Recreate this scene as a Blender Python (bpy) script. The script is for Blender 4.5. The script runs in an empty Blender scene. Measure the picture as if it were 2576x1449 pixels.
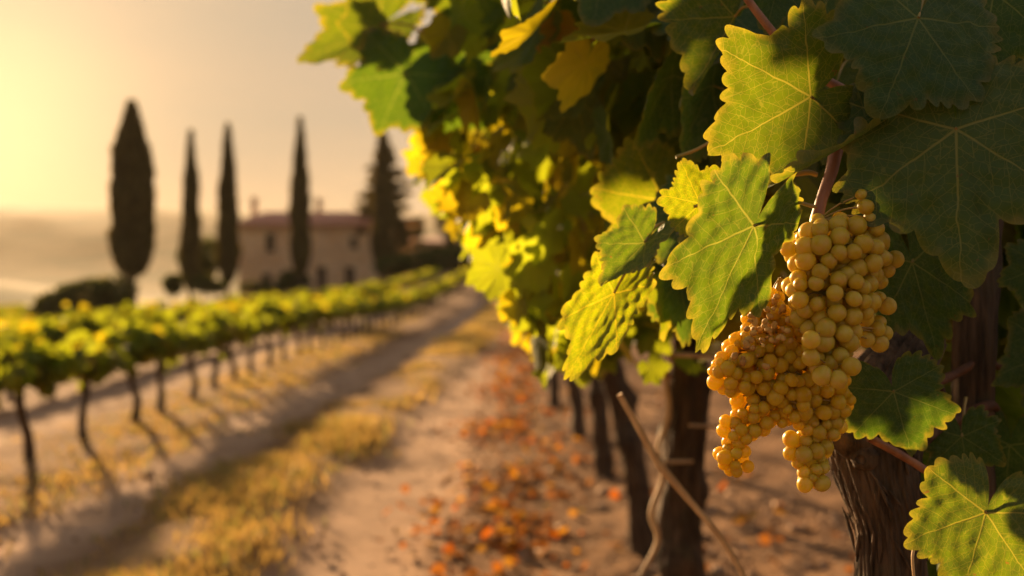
import bpy, math, random
import numpy as np
from mathutils import Vector, Matrix
S = bpy.context.scene
col = S.collection
R = math.radians
rng = np.random.default_rng(7)
random.seed(7)

# ------------------------------------------------------------------ camera
H = 1.3                      # eye height; every measure below is in metres
FPX = 2505.0                 # focal length in units of the photograph's 2576-wide grid
CAM = np.array([0.0, 0.0, H])
cd = bpy.data.cameras.new('camera'); cam = bpy.data.objects.new('camera', cd); col.objects.link(cam)
cam.location = (0, 0, H); cam.rotation_euler = (R(90), 0, 0)
cd.sensor_width = 36; cd.lens = 36*FPX/2576; cd.shift_y = -44.5/2576
cd.clip_start = 0.05; cd.clip_end = 20000
cd.dof.use_dof = True; cd.dof.focus_distance = .975; cd.dof.aperture_fstop = 3.0
S.camera = cam
def at(px, py, Y):
    return np.array([(px-1288)/FPX*Y, Y, H-(py-680)/FPX*Y])

# ------------------------------------------------------------------ sky, sun, exposure
SKY_K = 0.45
SUN_AZ, SUN_EL = -28.0, 12.0
w = bpy.data.worlds.new('World'); S.world = w; w.use_nodes = True
nt = w.node_tree; nt.nodes.clear()
def wn(t, **k):
    n = nt.nodes.new(t)
    for a, b in k.items(): setattr(n, a, b)
    return n
sky = wn('ShaderNodeTexSky', sky_type='NISHITA', sun_disc=False, sun_elevation=R(SUN_EL), sun_rotation=R(SUN_AZ),
         altitude=100, air_density=1.0, dust_density=5.0, ozone_density=0.6)
tc = wn('ShaderNodeTexCoord'); mp = wn('ShaderNodeMapping'); mp.inputs['Scale'].default_value = (1.2, 1.2, 9.0)
ns = wn('ShaderNodeTexNoise'); ns.inputs['Scale'].default_value = 1.6; ns.inputs['Detail'].default_value = 5
cr = wn('ShaderNodeValToRGB'); cr.color_ramp.elements[0].position = .42; cr.color_ramp.elements[1].position = .75
cr.color_ramp.elements[0].color = (2.5, 2.8, 3.1, 1); cr.color_ramp.elements[1].color = (3.6, 3.35, 3.25, 1)
mx = wn('ShaderNodeMix', data_type='RGBA', blend_type='MULTIPLY'); mx.inputs['Factor'].default_value = 1
bg = wn('ShaderNodeBackground'); bg.inputs['Strength'].default_value = 0.075
ow = wn('ShaderNodeOutputWorld')
L = nt.links.new
L(tc.outputs['Generated'], mp.inputs['Vector']); L(mp.outputs[0], ns.inputs['Vector']); L(ns.outputs[0], cr.inputs[0])
bw = wn('ShaderNodeRGBToBW'); dv = wn('ShaderNodeMath', operation='MULTIPLY_ADD'); dv.inputs[1].default_value = 1/SKY_K; dv.inputs[2].default_value = 1.0
vd = wn('ShaderNodeVectorMath', operation='DIVIDE')      # thin evening veil: evens out the bright side of the sky
L(sky.outputs[0], bw.inputs[0]); L(bw.outputs[0], dv.inputs[0]); L(sky.outputs[0], vd.inputs[0]); L(dv.outputs[0], vd.inputs[1])
L(vd.outputs[0], mx.inputs['A']); L(cr.outputs[0], mx.inputs['B']); S0 = (math.sin(R(SUN_AZ))*math.cos(R(SUN_EL)), math.cos(R(SUN_AZ))*math.cos(R(SUN_EL)), math.sin(R(SUN_EL)))
dt = wn('ShaderNodeVectorMath', operation='DOT_PRODUCT'); dt.inputs[1].default_value = S0      # aureole round the low sun
pw = wn('ShaderNodeMath', operation='POWER'); pw.inputs[1].default_value = 60.0; cl_ = wn('ShaderNodeMath', operation='MAXIMUM'); cl_.inputs[1].default_value = 0
sc_ = wn('ShaderNodeVectorMath', operation='SCALE'); sc_.inputs[0].default_value = (1.15, .70, .30); ad = wn('ShaderNodeVectorMath', operation='ADD')
L(tc.outputs['Generated'], dt.inputs[0]); L(dt.outputs['Value'], cl_.inputs[0]); L(cl_.outputs[0], pw.inputs[0]); L(pw.outputs[0], sc_.inputs['Scale'])
vm = wn('ShaderNodeMix', data_type='RGBA'); vm.inputs['Factor'].default_value = .5; vm.inputs['B'].default_value = (1.55, 1.30, 1.02, 1)
L(mx.outputs['Result'], vm.inputs['A'])
d2 = wn('ShaderNodeVectorMath', operation='DOT_PRODUCT'); d2.inputs[1].default_value = (math.sin(R(SUN_AZ-1)), math.cos(R(SUN_AZ-1)), .10)   # the glow pools in the haze low over the hills
p2 = wn('ShaderNodeMath', operation='POWER'); p2.inputs[1].default_value = 130.0; c2 = wn('ShaderNodeMath', operation='MAXIMUM'); c2.inputs[1].default_value = 0
s2 = wn('ShaderNodeVectorMath', operation='SCALE'); s2.inputs[0].default_value = (1.25, .70, .22); a2 = wn('ShaderNodeVectorMath', operation='ADD')
L(tc.outputs['Generated'], d2.inputs[0]); L(d2.outputs['Value'], c2.inputs[0]); L(c2.outputs[0], p2.inputs[0]); L(p2.outputs[0], s2.inputs['Scale'])
L(vm.outputs['Result'], a2.inputs[0]); L(s2.outputs[0], a2.inputs[1]); L(a2.outputs[0], ad.inputs[0]); L(sc_.outputs[0], ad.inputs[1]); L(ad.outputs[0], bg.inputs['Color']); L(bg.outputs[0], ow.inputs[0])
SUN = np.array([math.sin(R(SUN_AZ))*math.cos(R(SUN_EL)), math.cos(R(SUN_AZ))*math.cos(R(SUN_EL)), math.sin(R(SUN_EL))])
ld = bpy.data.lights.new('sun', 'SUN'); ld.energy = 4.8; ld.angle = R(2.2); ld.color = (1.0, .66, .34)
lo = bpy.data.objects.new('sun', ld); col.objects.link(lo)
lo.rotation_euler = Vector(SUN).to_track_quat('Z', 'Y').to_euler(); lo.location = SUN*50
S.view_settings.view_transform = 'Standard'; S.view_settings.look = 'None'
S.view_settings.exposure = 2.15; S.view_settings.gamma = 1.0
S.render.engine = 'CYCLES'
cy = S.cycles
cy.max_bounces = 8; cy.diffuse_bounces = 4; cy.glossy_bounces = 2; cy.transmission_bounces = 6; cy.volume_bounces = 1; cy.transparent_max_bounces = 4
cy.use_denoising = True; cy.sample_clamp_indirect = 6; cy.caustics_reflective = False; cy.caustics_refractive = False

# ------------------------------------------------------------------ helpers
def tag(o, label=None, cat=None, group=None, kind=None):
    for k, v in (('label', label), ('category', cat), ('group', group), ('kind', kind)):
        if v: o[k] = v
    return o
def empty(name, loc, label=None, cat=None, group=None):
    o = bpy.data.objects.new(name, None); col.objects.link(o); o.location = loc; o.empty_display_size = .1
    return tag(o, label, cat, group)
def mk(name, V, faces, mat, parent=None, tint=None, uv=None, smooth=True, floats=None, link=True):
    """one mesh object from numpy vertices and a list of (m,k) face arrays; V is in world space and moved into the parent's frame"""
    V = np.asarray(V, dtype=np.float64)
    if not isinstance(faces, list): faces = [faces]
    faces = [np.asarray(f, dtype=np.int64) for f in faces if len(f)]
    if parent is not None: V = V-np.array(parent_loc(parent))
    me = bpy.data.meshes.new(name)
    me.vertices.add(len(V)); me.vertices.foreach_set('co', V.astype(np.float32).ravel())
    idx = np.concatenate([f.ravel() for f in faces]); cnt = np.concatenate([np.full(len(f), f.shape[1]) for f in faces])
    me.loops.add(len(idx)); me.loops.foreach_set('vertex_index', idx.astype(np.int32))
    me.polygons.add(len(cnt)); me.polygons.foreach_set('loop_start', np.concatenate([[0], np.cumsum(cnt)[:-1]]).astype(np.int32))
    me.polygons.foreach_set('use_smooth', np.full(len(cnt), smooth))
    if tint is not None:
        a = me.attributes.new('tint', 'FLOAT_COLOR', 'POINT'); t = np.ones((len(V), 4), dtype=np.float32); t[:, :3] = tint; a.data.foreach_set('color', t.ravel())
    for k, v in (floats or {}).items():
        a = me.attributes.new(k, 'FLOAT', 'POINT'); a.data.foreach_set('value', np.asarray(v, dtype=np.float32))
    for k, v in (uv or {}).items():
        u = me.uv_layers.new(name=k); u.data.foreach_set('uv', np.asarray(v, dtype=np.float32).ravel())
    me.update(calc_edges=True); me.validate()
    if mat is not None:
        for m in (mat if isinstance(mat, list) else [mat]): me.materials.append(m)
    o = bpy.data.objects.new(name, me)
    if link: col.objects.link(o)
    if parent is not None: o.parent = parent
    return o
def parent_loc(p):
    l = np.array(p.location)
    return l+parent_loc(p.parent) if p.parent is not None else l
def nrm(v):
    v = np.asarray(v, float); return v/(np.linalg.norm(v, axis=-1, keepdims=True)+1e-12)
class MB:
    """collects boxes and polygons into one mesh"""
    def __init__(s): s.V = []; s.F = {}; s.n = 0
    def add(s, V, F):
        for f in F: s.F.setdefault(len(f), []).append([i+s.n for i in f])
        s.V.append(np.asarray(V, float)); s.n += len(V)
    def box(s, x0, x1, y0, y1, z0, z1):
        V = [(x, y, z) for z in (z0, z1) for y in (y0, y1) for x in (x0, x1)]
        s.add(V, [(0, 2, 3, 1), (4, 5, 7, 6), (0, 1, 5, 4), (2, 6, 7, 3), (0, 4, 6, 2), (1, 3, 7, 5)])
    def raw(s, V, faces):
        for f in faces:
            s.F.setdefault(f.shape[1], []).extend((np.asarray(f)+s.n).tolist())
        s.V.append(np.asarray(V, float)); s.n += len(V)
    def build(s, name, mat, parent=None, smooth=False, **k):
        return mk(name, np.concatenate(s.V), [np.array(v) for v in s.F.values()], mat, parent, smooth=smooth, **k)

def hash3(i, j, k, seed):
    h = (i*374761393+j*668265263+k*2147483647+seed*974634541) & 0xffffffff
    h = ((h ^ (h >> 13))*1274126177) & 0xffffffff
    return ((h ^ (h >> 16)) & 0xffff)/65535.0
def vnoise(p, seed=0):
    """smooth value noise in 0..1 at points p (n,3)"""
    p = np.asarray(p, float); i = np.floor(p).astype(np.int64); f = p-i; f = f*f*(3-2*f)
    r = 0
    for dx in (0, 1):
        for dy in (0, 1):
            for dz in (0, 1):
                wt = (f[:, 0] if dx else 1-f[:, 0])*(f[:, 1] if dy else 1-f[:, 1])*(f[:, 2] if dz else 1-f[:, 2])
                r = r+wt*hash3(i[:, 0]+dx, i[:, 1]+dy, i[:, 2]+dz, seed)
    return r
def fbm(p, oct=4, seed=0):
    a, s, t = 1., 0, 0
    for o in range(oct):
        s = s+a*vnoise(np.asarray(p)*2**o, seed+o*17); t += a; a *= .5
    return s/t
def sstep(a, b, x):
    t = np.clip((np.asarray(x, float)-a)/(b-a), 0, 1); return t*t*(3-2*t)

def catmull(P, sub):
    P = np.asarray(P, float); Q = np.vstack([2*P[0]-P[1], P, 2*P[-1]-P[-2]]); out = []
    for i in range(1, len(Q)-2):
        for t in np.arange(sub)/sub:
            a, b, c, d = Q[i-1:i+3]
            out.append(.5*((2*b)+(-a+c)*t+(2*a-5*b+4*c-d)*t*t+(-a+3*b-3*c+d)*t**3))
    out.append(P[-1]); return np.array(out)
def tube(P, rad, nseg=10, sub=6, bark=0.0, seed=0, ell=1.0, freq=7, knots=()):
    """tapered tube along a smooth path; bark = depth of lengthwise ridges as a share of the radius"""
    P = np.asarray(P, float); D = P.shape[1]
    C = catmull(np.hstack([P, np.asarray(rad, float)[:, None]]), sub); C, rr = C[:, :D], np.maximum(C[:, D], 1e-4)
    T = nrm(np.gradient(C, axis=0)); ref = np.array([0, 1., 0]) if abs(T[0][1]) < .8 else np.array([1., 0, 0])
    n = nrm(ref-T[0]*np.dot(ref, T[0])); Ns = []
    for t in T:
        n = nrm(n-t*np.dot(n, t)); Ns.append(n)
    Ns = np.array(Ns); B = np.cross(T, Ns); a = np.arange(nseg)/nseg*2*math.pi
    ca, sa = np.cos(a), np.sin(a); m = len(C)
    s = np.concatenate([[0], np.cumsum(np.linalg.norm(np.diff(C, axis=0), axis=1))])
    k = np.ones((m, nseg))
    if bark:
        A, Sg = np.meshgrid(a, s); tw = A+Sg*1.2
        rm = rr.mean()
        p = np.stack([np.cos(tw)*freq*.5, np.sin(tw)*freq*.5, Sg/rm*.26], -1).reshape(-1, 3)
        f1 = np.abs(fbm(p, 2, seed)-.5)*2
        p2 = np.stack([np.cos(tw)*freq*1.4, np.sin(tw)*freq*1.4, Sg/rm*.5], -1).reshape(-1, 3)
        f2 = np.abs(vnoise(p2, seed+5)-.5)*2
        p3 = np.stack([np.cos(A)*1.1, np.sin(A)*1.1, Sg/rm*.45], -1).reshape(-1, 3)
        f3 = fbm(p3, 2, seed+9)-.5
        k = 1+(bark*(f1*1.5-.5)+bark*.5*(f2-.5)+bark*1.6*f3).reshape(m, nseg)
    V = C[:, None]+(rr[:, None]*k)[..., None]*(ca[None, :, None]*Ns[:, None]*ell+sa[None, :, None]*B[:, None])
    for (ks, ka, kr, kh) in knots:
        A, Sg = np.meshgrid(a, s); d = np.sqrt(((Sg-ks)/kr)**2+((np.angle(np.exp(1j*(A-ka)))*rr[:, None])/kr)**2)
        nv = ca[None, :, None]*Ns[:, None]+sa[None, :, None]*B[:, None]
        V = V+nv*(kh*np.exp(-d*d))[..., None]
    V = V.reshape(-1, 3); i = np.arange(m-1)[:, None]*nseg; j = np.arange(nseg)[None]; jn = (j+1) % nseg
    F = np.stack([i+j, i+jn, i+nseg+jn, i+nseg+j], -1).reshape(-1, 4)
    V = np.vstack([V, C[:1], C[-1:]]); e = len(V)
    c0 = np.stack([np.arange(nseg), np.full(nseg, e-2), np.roll(np.arange(nseg), -1)], -1)[:, ::-1]
    c1 = np.stack([np.arange(nseg)+(m-1)*nseg, np.full(nseg, e-1), np.roll(np.arange(nseg), -1)+(m-1)*nseg], -1)
    return V, [F[:, ::-1], c0[:, ::-1], c1[:, ::-1]]

# ------------------------------------------------------------------ materials
class G:
    def __init__(s, name):
        s.m = bpy.data.materials.new(name); s.m.use_nodes = True; s.t = s.m.node_tree; s.t.nodes.clear()
        s.out = s.t.nodes.new('ShaderNodeOutputMaterial')
    def n(s, typ, ins=None, **props):
        nd = s.t.nodes.new('ShaderNode'+typ)
        for k, v in props.items(): setattr(nd, k, v)
        for k, v in (ins or {}).items(): s.put(nd.inputs[k], v)
        return nd
    def put(s, sock, v):
        if isinstance(v, bpy.types.NodeSocket): s.t.links.new(v, sock)
        else:
            if sock.type == 'RGBA' and len(v) == 3: v = (*v, 1)
            sock.default_value = v
    def math(s, op, a, b=0.0, c=0.0, clamp=False):
        nd = s.n('Math', {0: a, 1: b, 2: c}, operation=op); nd.use_clamp = clamp; return nd.outputs[0]
    def rng(s, v, a, b, c=0.0, d=1.0):
        nd = s.n('MapRange', {'Value': v, 'From Min': a, 'From Max': b, 'To Min': c, 'To Max': d}, interpolation_type='SMOOTHSTEP'); return nd.outputs[0]
    def mix(s, f, a, b, blend='MIX'):
        nd = s.n('Mix', None, data_type='RGBA', blend_type=blend)
        s.put(nd.inputs['Factor'], f); s.put(nd.inputs['A'], a); s.put(nd.inputs['B'], b); return nd.outputs['Result']
    def noise(s, vec, scale, detail=3, rough=.55, out='Fac', dim='3D'):
        return s.n('TexNoise', {'Vector': vec, 'Scale': scale, 'Detail': detail, 'Roughness': rough}).outputs[out]
    def pos(s): return s.n('NewGeometry').outputs['Position']
    def obj(s): return s.n('TexCoord').outputs['Object']
    def scale(s, v, sc): return s.n('Mapping', {'Vector': v, 'Scale': sc}).outputs[0]
    def bump(s, h, st, dist=.01): return s.n('Bump', {'Height': h, 'Strength': st, 'Distance': dist}).outputs[0]
    def bsdf(s, **k):
        return s.n('BsdfPrincipled', {a.replace('_', ' '): b for a, b in k.items()}).outputs[0]
    def done(s, sh): s.t.links.new(sh, s.out.inputs['Surface']); return s.m

def leaf_material(name, hero):
    g = G(name)
    uvn = g.n('UVMap', uv_map='vein').outputs[0]; sp = g.n('SeparateXYZ', {0: uvn})
    u = sp.outputs[0]; fl0 = g.n('UVMap', uv_map='flat').outputs[0]; av = g.math('ABSOLUTE', g.math('MULTIPLY_ADD', g.math('SUBTRACT', g.noise(fl0, 4.0, 2), .5), g.math('MULTIPLY', u, .11), sp.outputs[1]))
    wd = g.math('MULTIPLY_ADD', u, -.0075, .0105 if hero else .012)
    main = g.math('SUBTRACT', 1, g.rng(g.math('DIVIDE', av, wd), .5, 1.25))
    q = g.math('DIVIDE', g.math('MULTIPLY_ADD', g.math('POWER', av, 1.15), -1.05, u), .128)
    fr = g.math('ABSOLUTE', g.math('SUBTRACT', g.math('FRACT', q), .5))
    sec = g.math('MULTIPLY', g.rng(fr, .462, .488), g.rng(u, .03, .12))
    fl = g.n('UVMap', uv_map='flat').outputs[0]
    wob = g.n('Mix', None, data_type='VECTOR'); g.put(wob.inputs[0], .03); g.put(wob.inputs[4], fl); g.put(wob.inputs[5], g.noise(fl, 9, 2, out='Color'))
    vo = g.n('TexVoronoi', {'Vector': wob.outputs[1], 'Scale': 17.0}, feature='DISTANCE_TO_EDGE').outputs['Distance']
    ter = g.math('SUBTRACT', 1, g.rng(vo, 0.01, .055))
    vo2 = g.n('TexVoronoi', {'Vector': wob.outputs[1], 'Scale': 46.0}, feature='DISTANCE_TO_EDGE').outputs['Distance']
    fine = g.math('SUBTRACT', 1, g.rng(vo2, 0.0, .09))
    vein = g.math('MAXIMUM', main, g.math('MULTIPLY', sec, .6))
    if hero: vein = g.math('MAXIMUM', vein, g.math('MULTIPLY', ter, .42))
    tint = g.n('ObjectInfo').outputs['Color'] if hero else g.n('Attribute', attribute_name='tint').outputs['Color']
    n1 = g.noise(fl, 4.5 if hero else 3, 4)
    base = g.mix(n1, (.022, .060, .011), (.048, .098, .020))
    base = g.mix(g.math('MULTIPLY', vein, .6), base, (.26, .25, .07))
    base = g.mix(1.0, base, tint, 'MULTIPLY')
    rim = g.n('Attribute', attribute_name='rim').outputs['Fac']
    rimf = g.rng(g.math('ADD', rim, g.math('MULTIPLY_ADD', g.noise(fl, 7, 3), .34, -.17)), .86, 1.06)
    base = g.mix(g.math('MULTIPLY', rimf, .35), base, (.17, .13, .03))
    tr = g.mix(n1, (.075, .14, .004), (.16, .22, .007)) if hero else g.mix(n1, (.34, .38, .006), (.54, .50, .014))
    tr = g.mix(g.math('MULTIPLY', vein, .6), tr, (.42, .38, .06))
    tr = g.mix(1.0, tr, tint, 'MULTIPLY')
    tr = g.mix(g.math('MULTIPLY', rimf, .6 if hero else .3), tr, (.60, .42, .03))
    if hero:
        spk = g.rng(g.noise(fl, 34, 2), .70, .78)
        base = g.mix(g.math('MULTIPLY', spk, .5), base, (.16, .13, .03))
        blot = g.rng(g.noise(fl, 6.5, 4, .7), .665, .70); base = g.mix(g.math('MULTIPLY', blot, .8), base, (.15, .07, .02)); tr = g.mix(g.math('MULTIPLY', blot, .8), tr, (.30, .12, .02))
    back = g.n('NewGeometry').outputs['Backfacing']
    base2 = g.mix(back, base, g.mix(.5, base, (.16, .18, .12)))
    h = g.math('ADD', g.math('MULTIPLY', vein, -.8), g.math('MULTIPLY', g.noise(fl, 26 if hero else 8, 3), .5))
    if hero: h = g.math('ADD', h, g.math('MULTIPLY', fine, -.28))
    nb = g.bump(h, .55 if hero else .35, .0016)
    pr = g.bsdf(Base_Color=base2, Roughness=g.math('MULTIPLY_ADD', g.noise(fl, 12, 3), .3, .36 if hero else .52), Specular_IOR_Level=.42 if hero else .25, Normal=nb)
    tl = g.n('BsdfTranslucent', {'Color': tr, 'Normal': nb}).outputs[0]
    ms = g.n('MixShader', {0: .46 if hero else .52, 1: pr, 2: tl}).outputs[0]
    return g.done(ms)
M = {}
M['leaf'] = leaf_material('vine_leaf_close', True)
M['crown_leaf'] = leaf_material('vine_leaf_mass', False)

def simple(name, c1, c2, scale, rough=.8, bump=.3, bd=.01, stretch=(1, 1, 1), spec=.3, detail=5):
    g = G(name); v = g.scale(g.obj(), stretch); f = g.noise(v, scale, detail)
    return g.done(g.bsdf(Base_Color=g.mix(g.rng(f, .3, .7), c1, c2), Roughness=rough, Specular_IOR_Level=spec, Normal=g.bump(f, bump, bd)))
def bark_material(name, c1, c2, c3, sc=1.0):
    g = G(name); p = g.obj(); v = g.scale(p, (70*sc, 70*sc, 7*sc)); f = g.noise(v, 1.0, 6, .62)
    v2 = g.scale(p, (240*sc, 240*sc, 14*sc)); f2 = g.noise(v2, 1.0, 4, .6)
    blot = g.noise(p, 28*sc, 3)
    c = g.mix(g.rng(f, .32, .68), c1, c2); c = g.mix(g.math('MULTIPLY', g.rng(blot, .52, .68), .55), c, c3)
    c = g.mix(g.math('MULTIPLY', g.rng(f2, .55, .75), .5), c, c2)
    h = g.math('ADD', f, g.math('MULTIPLY', f2, .5))
    return g.done(g.bsdf(Base_Color=c, Roughness=.85, Specular_IOR_Level=.25, Normal=g.bump(h, 1.0, .0045/sc)))
M['bark'] = bark_material('old_vine_bark', (.022, .014, .008), (.115, .072, .042), (.060, .050, .026))
M['bark_far'] = bark_material('vine_bark_far', (.04, .028, .02), (.13, .09, .06), (.08, .07, .05), .5)
M['cane'] = simple('cane_red_brown', (.17, .055, .022), (.34, .135, .055), 60, .5, .35, .001, (1, 1, .2), .45)
M['cane_green'] = simple('green_petiole', (.20, .17, .035), (.34, .20, .05), 40, .5, .2, .001, (1, 1, .3), .4)
M['straw'] = simple('dry_straw_cane', (.42, .26, .12), (.60, .40, .20), 70, .65, .4, .001, (1, 1, .15), .3)
M['tie'] = simple('dry_tie_bark', (.05, .02, .010), (.14, .055, .022), 60, .7, .6, .002, (1, 1, 1), .3)
M['dead'] = simple('dry_brown_leaf', (.30, .15, .04), (.58, .36, .10), 30, .7, .5, .002)
def berry_material(name, ca, cb, sss, sc=1.0, tf=.38):
    g = G(name); p = g.obj(); oi = g.n('ObjectInfo').outputs['Random']
    c = g.mix(oi, ca, cb); c = g.mix(g.math('MULTIPLY', g.rng(g.noise(p, 90*sc, 4), .48, .72), .45), c, (.56, .27, .055))
    bloom = g.rng(g.noise(p, 170*sc, 5), .42, .70)
    c = g.mix(g.math('MULTIPLY', bloom, .24), c, (.66, .56, .22))
    spk = g.rng(g.noise(p, 800*sc, 2), .72, .78); c = g.mix(g.math('MULTIPLY', spk, .6), c, (.20, .10, .03))
    c = g.mix(g.rng(g.n('Attribute', attribute_name='scar').outputs['Fac'], .25, .7), c, (.07, .035, .014))
    nb = g.bump(g.noise(p, 300*sc, 3), .12, .0006)
    pr = g.bsdf(Base_Color=c, Subsurface_Weight=1.0, Subsurface_Radius=(1.0, .72, .14), Subsurface_Scale=sss, Roughness=g.math('MULTIPLY_ADD', bloom, .22, .30), Specular_IOR_Level=.45, Normal=nb)
    tl = g.n('BsdfTranslucent', {'Color': g.mix(.5, c, (.95, .74, .06))}).outputs[0]
    return g.done(g.n('MixShader', {0: tf, 1: pr, 2: tl}).outputs[0])
M['berry'] = berry_material('ripe_grape', (.50, .36, .018), (.57, .45, .055), .012)
M['berry_small_lit'] = berry_material('sunlit_small_grape', (.64, .43, .012), (.70, .52, .035), .014, 1.3, .52)  # brighter copy: the stronger sun on the ragged bunch is put into its colour

# ------------------------------------------------------------------ vine leaf shape
CTRL = [(0, 1.0), (9, .94), (20, .80), (29, .74), (37, .77), (49, .89), (56, .92), (66, .84), (79, .70), (87, .68), (98, .74), (110, .78), (121, .74),
        (137, .64), (149, .60), (159, .52), (167, .37), (174, .17), (180, .05)]
AX = np.radians([0, 54, -54, 109, -109])
def leaf_template(seed, N, K, teeth=20, lob=1.0):
    r = np.random.default_rng(seed); ti = int(math.ceil(teeth))
    th = np.arange(N)/N*2*math.pi; th = np.where(th > math.pi, th-2*math.pi, th); deg = np.degrees(np.abs(th)); side = (th >= 0)
    xs, ys = np.array(CTRL).T
    b = np.zeros(N)
    for sd in (0, 1):
        yy = ys*(1+r.normal(0, .06, len(ys))); yy[0] = 1; yy[-1] = .05; yy = .80+(yy-.80)*np.where(xs < 140, lob, 1)
        b = np.where(side == sd, np.interp(deg, xs, yy), b)
    for _ in range(2 if N > 100 else 0): b = .25*np.roll(b, 1)+.5*b+.25*np.roll(b, -1)
    ph = deg/180*teeth+np.interp(deg, np.linspace(0, 180, 9), r.normal(0, .45, 9)); fr = ph-np.floor(ph); idx = np.floor(ph).astype(int)
    sk = fr**r.choice([.85, 1.0, 1.2], ti*2)[idx % (ti*2)]; saw = np.abs(np.sin(math.pi*sk))**.72
    am = r.uniform(.045, .125, ti*2+2)[np.clip(idx+np.where(side, 0, ti), 0, ti*2+1)]*np.interp(deg, [0, 140, 165, 180], [1, 1, .5, 0])
    tt = (saw-.45)*am
    tk = (np.arange(1, K+1)/K)**.8
    rad = b[None]*tk[:, None]*(1+tt[None]*(tk[:, None]**4)/np.maximum(b, .3)[None])
    x = np.concatenate([[0], (rad*np.sin(th)).ravel()]); y = np.concatenate([[0], (rad*np.cos(th)).ravel()])
    rim = np.concatenate([[0], np.repeat(tk, N)])
    j = np.arange(N); jn = (j+1) % N
    tri = np.stack([np.zeros(N, int), 1+jn, 1+j], -1)
    qs = [np.stack([1+k*N+j, 1+k*N+jn, 1+(k+1)*N+jn, 1+(k+1)*N+j], -1) for k in range(K-1)]
    q = np.concatenate(qs) if qs else np.zeros((0, 4), int)
    mid = np.degrees(np.angle(np.exp(1j*(th+math.pi/N))))
    sec = np.select([np.abs(mid) < 27, (mid >= 27) & (mid < 82), (mid <= -27) & (mid > -82), mid >= 82], [0, 1, 2, 3], 4)
    def vuv(F, sc):
        X, Y = x[F], y[F]; a = AX[sc][:, None]
        return np.stack([X*np.sin(a)+Y*np.cos(a), X*np.cos(a)-Y*np.sin(a)], -1).reshape(-1, 2)
    vein = np.concatenate([vuv(tri, sec)]+[vuv(f, sec) for f in qs])
    fl = np.concatenate([np.stack([x[F], y[F]], -1).reshape(-1, 2) for F in [tri]+qs])
    return dict(x=x, y=y, rim=rim, tri=tri, quad=q, vein=vein, flat=fl+r.uniform(-5, 5, 2))
def leaf_deform(t, w=1, fold=(0, 0), bend=0, wave=.04, cup=0, curl=None, seed=0, twist=0, quilt=.024):
    """flat leaf -> 3-D, unit length, tip on +y, facing +z"""
    r = np.random.default_rng(seed); x, y = t['x']*w, t['y'].copy(); rr = np.hypot(t['x'], y); th = np.arctan2(t['x'], y)
    z = cup*rr**2
    z = z+wave*rr**2*(np.sin(th*3+r.uniform(0, 6))*.6+np.sin(th*5+r.uniform(0, 6))*.5+np.sin(th*9+r.uniform(0, 6))*.25)
    z = z+quilt*np.sin(rr*24)*np.sin(th*11+1)*sstep(.12, .45, rr)
    sgn = np.where(x >= 0, 1, -1); d = np.abs(x)
    if curl is not None:      # roll the outer part of one side round a cylinder
        cs, s0, ro = curl; m = (sgn == cs) & (d > s0); a = np.minimum((d-s0)/ro, 4.2)
        z = np.where(m, z*np.cos(a)+ro*(1-np.cos(a)), z); d = np.where(m, s0+ro*np.sin(a), d)
    f = np.where(x >= 0, fold[0], fold[1])*sstep(0, .16, d)
    x2 = sgn*(d*np.cos(f)-z*np.sin(f)); z2 = d*np.sin(f)+z*np.cos(f)
    if twist:
        a = twist*y; x2, z2 = x2*np.cos(a)-z2*np.sin(a), x2*np.sin(a)+z2*np.cos(a)
    if abs(bend) > 1e-4:
        a = y*bend; rad = 1/bend; y, z2 = (rad-z2)*np.sin(a), rad-(rad-z2)*np.cos(a)
    return np.stack([x2, y, z2], -1)
def frame(P, T, roll):
    yv = nrm(T-P); c = nrm(CAM-P); n0 = nrm(c-yv*np.dot(c, yv)); a = R(roll)
    n = n0*math.cos(a)+np.cross(yv, n0)*math.sin(a); return np.cross(yv, n), yv, n
LEAF_N = [0]
def hero_leaf(parent, P, T, w=1.0, roll=0, tint=(1, 1, 1), pet=None, label=None, N=320, K=12, lob=1.0, petmat='cane_green', pr=.0016, **d):
    P, T = at(*P), at(*T); LEAF_N[0] += 1; sd = LEAF_N[0]
    t = leaf_template(sd, N, K, 16, lob); X, Yv, Z = frame(P, T, roll); L_ = np.linalg.norm(T-P)
    v = leaf_deform(t, w=w, seed=sd, **d); ty = v[1+t['x'][1:].reshape(K, N).shape[0]*0][1]
    V = P+L_*(v[:, :1]*X+v[:, 1:2]*Yv+v[:, 2:]*Z)
    o = mk('leaf', V, [t['tri'], t['quad']], M['leaf'], parent, uv={'vein': t['vein'], 'flat': t['flat']}, floats={'rim': t['rim']})
    o.color = (*tint, 1)
    if label: o['label'] = label
    if pet is not None:
        E = at(*pet) if len(pet) == 3 and pet[2] > .3 else np.array(pet); mid = (P+E)/2+np.array([0, 0, .12*np.linalg.norm(E-P)])
        Vp, Fp = tube([P+Z*.0005, mid, E], [pr*.9, pr, pr*1.25], 8, 6); mk('petiole', Vp, Fp, M[petmat], o)
    return o
T_MED = [leaf_template(100+i, 72, 3, 12) for i in range(6)]
T_LOW = [leaf_template(200+i, 26, 1, 6.5) for i in range(5)]
MED = [[leaf_deform(t, fold=(rng.uniform(-.2, .55), rng.uniform(-.2, .55)), bend=rng.uniform(-.7, .9), wave=.09, cup=rng.uniform(-.1, .15), seed=i*9+k) for k in range(3)] for i, t in enumerate(T_MED)]
LOW = [[leaf_deform(t, fold=(rng.uniform(-.2, .6), rng.uniform(-.2, .6)), bend=rng.uniform(-.6, .9), wave=.07, seed=i*9+k, quilt=0) for k in range(2)] for i, t in enumerate(T_LOW)]
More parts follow.
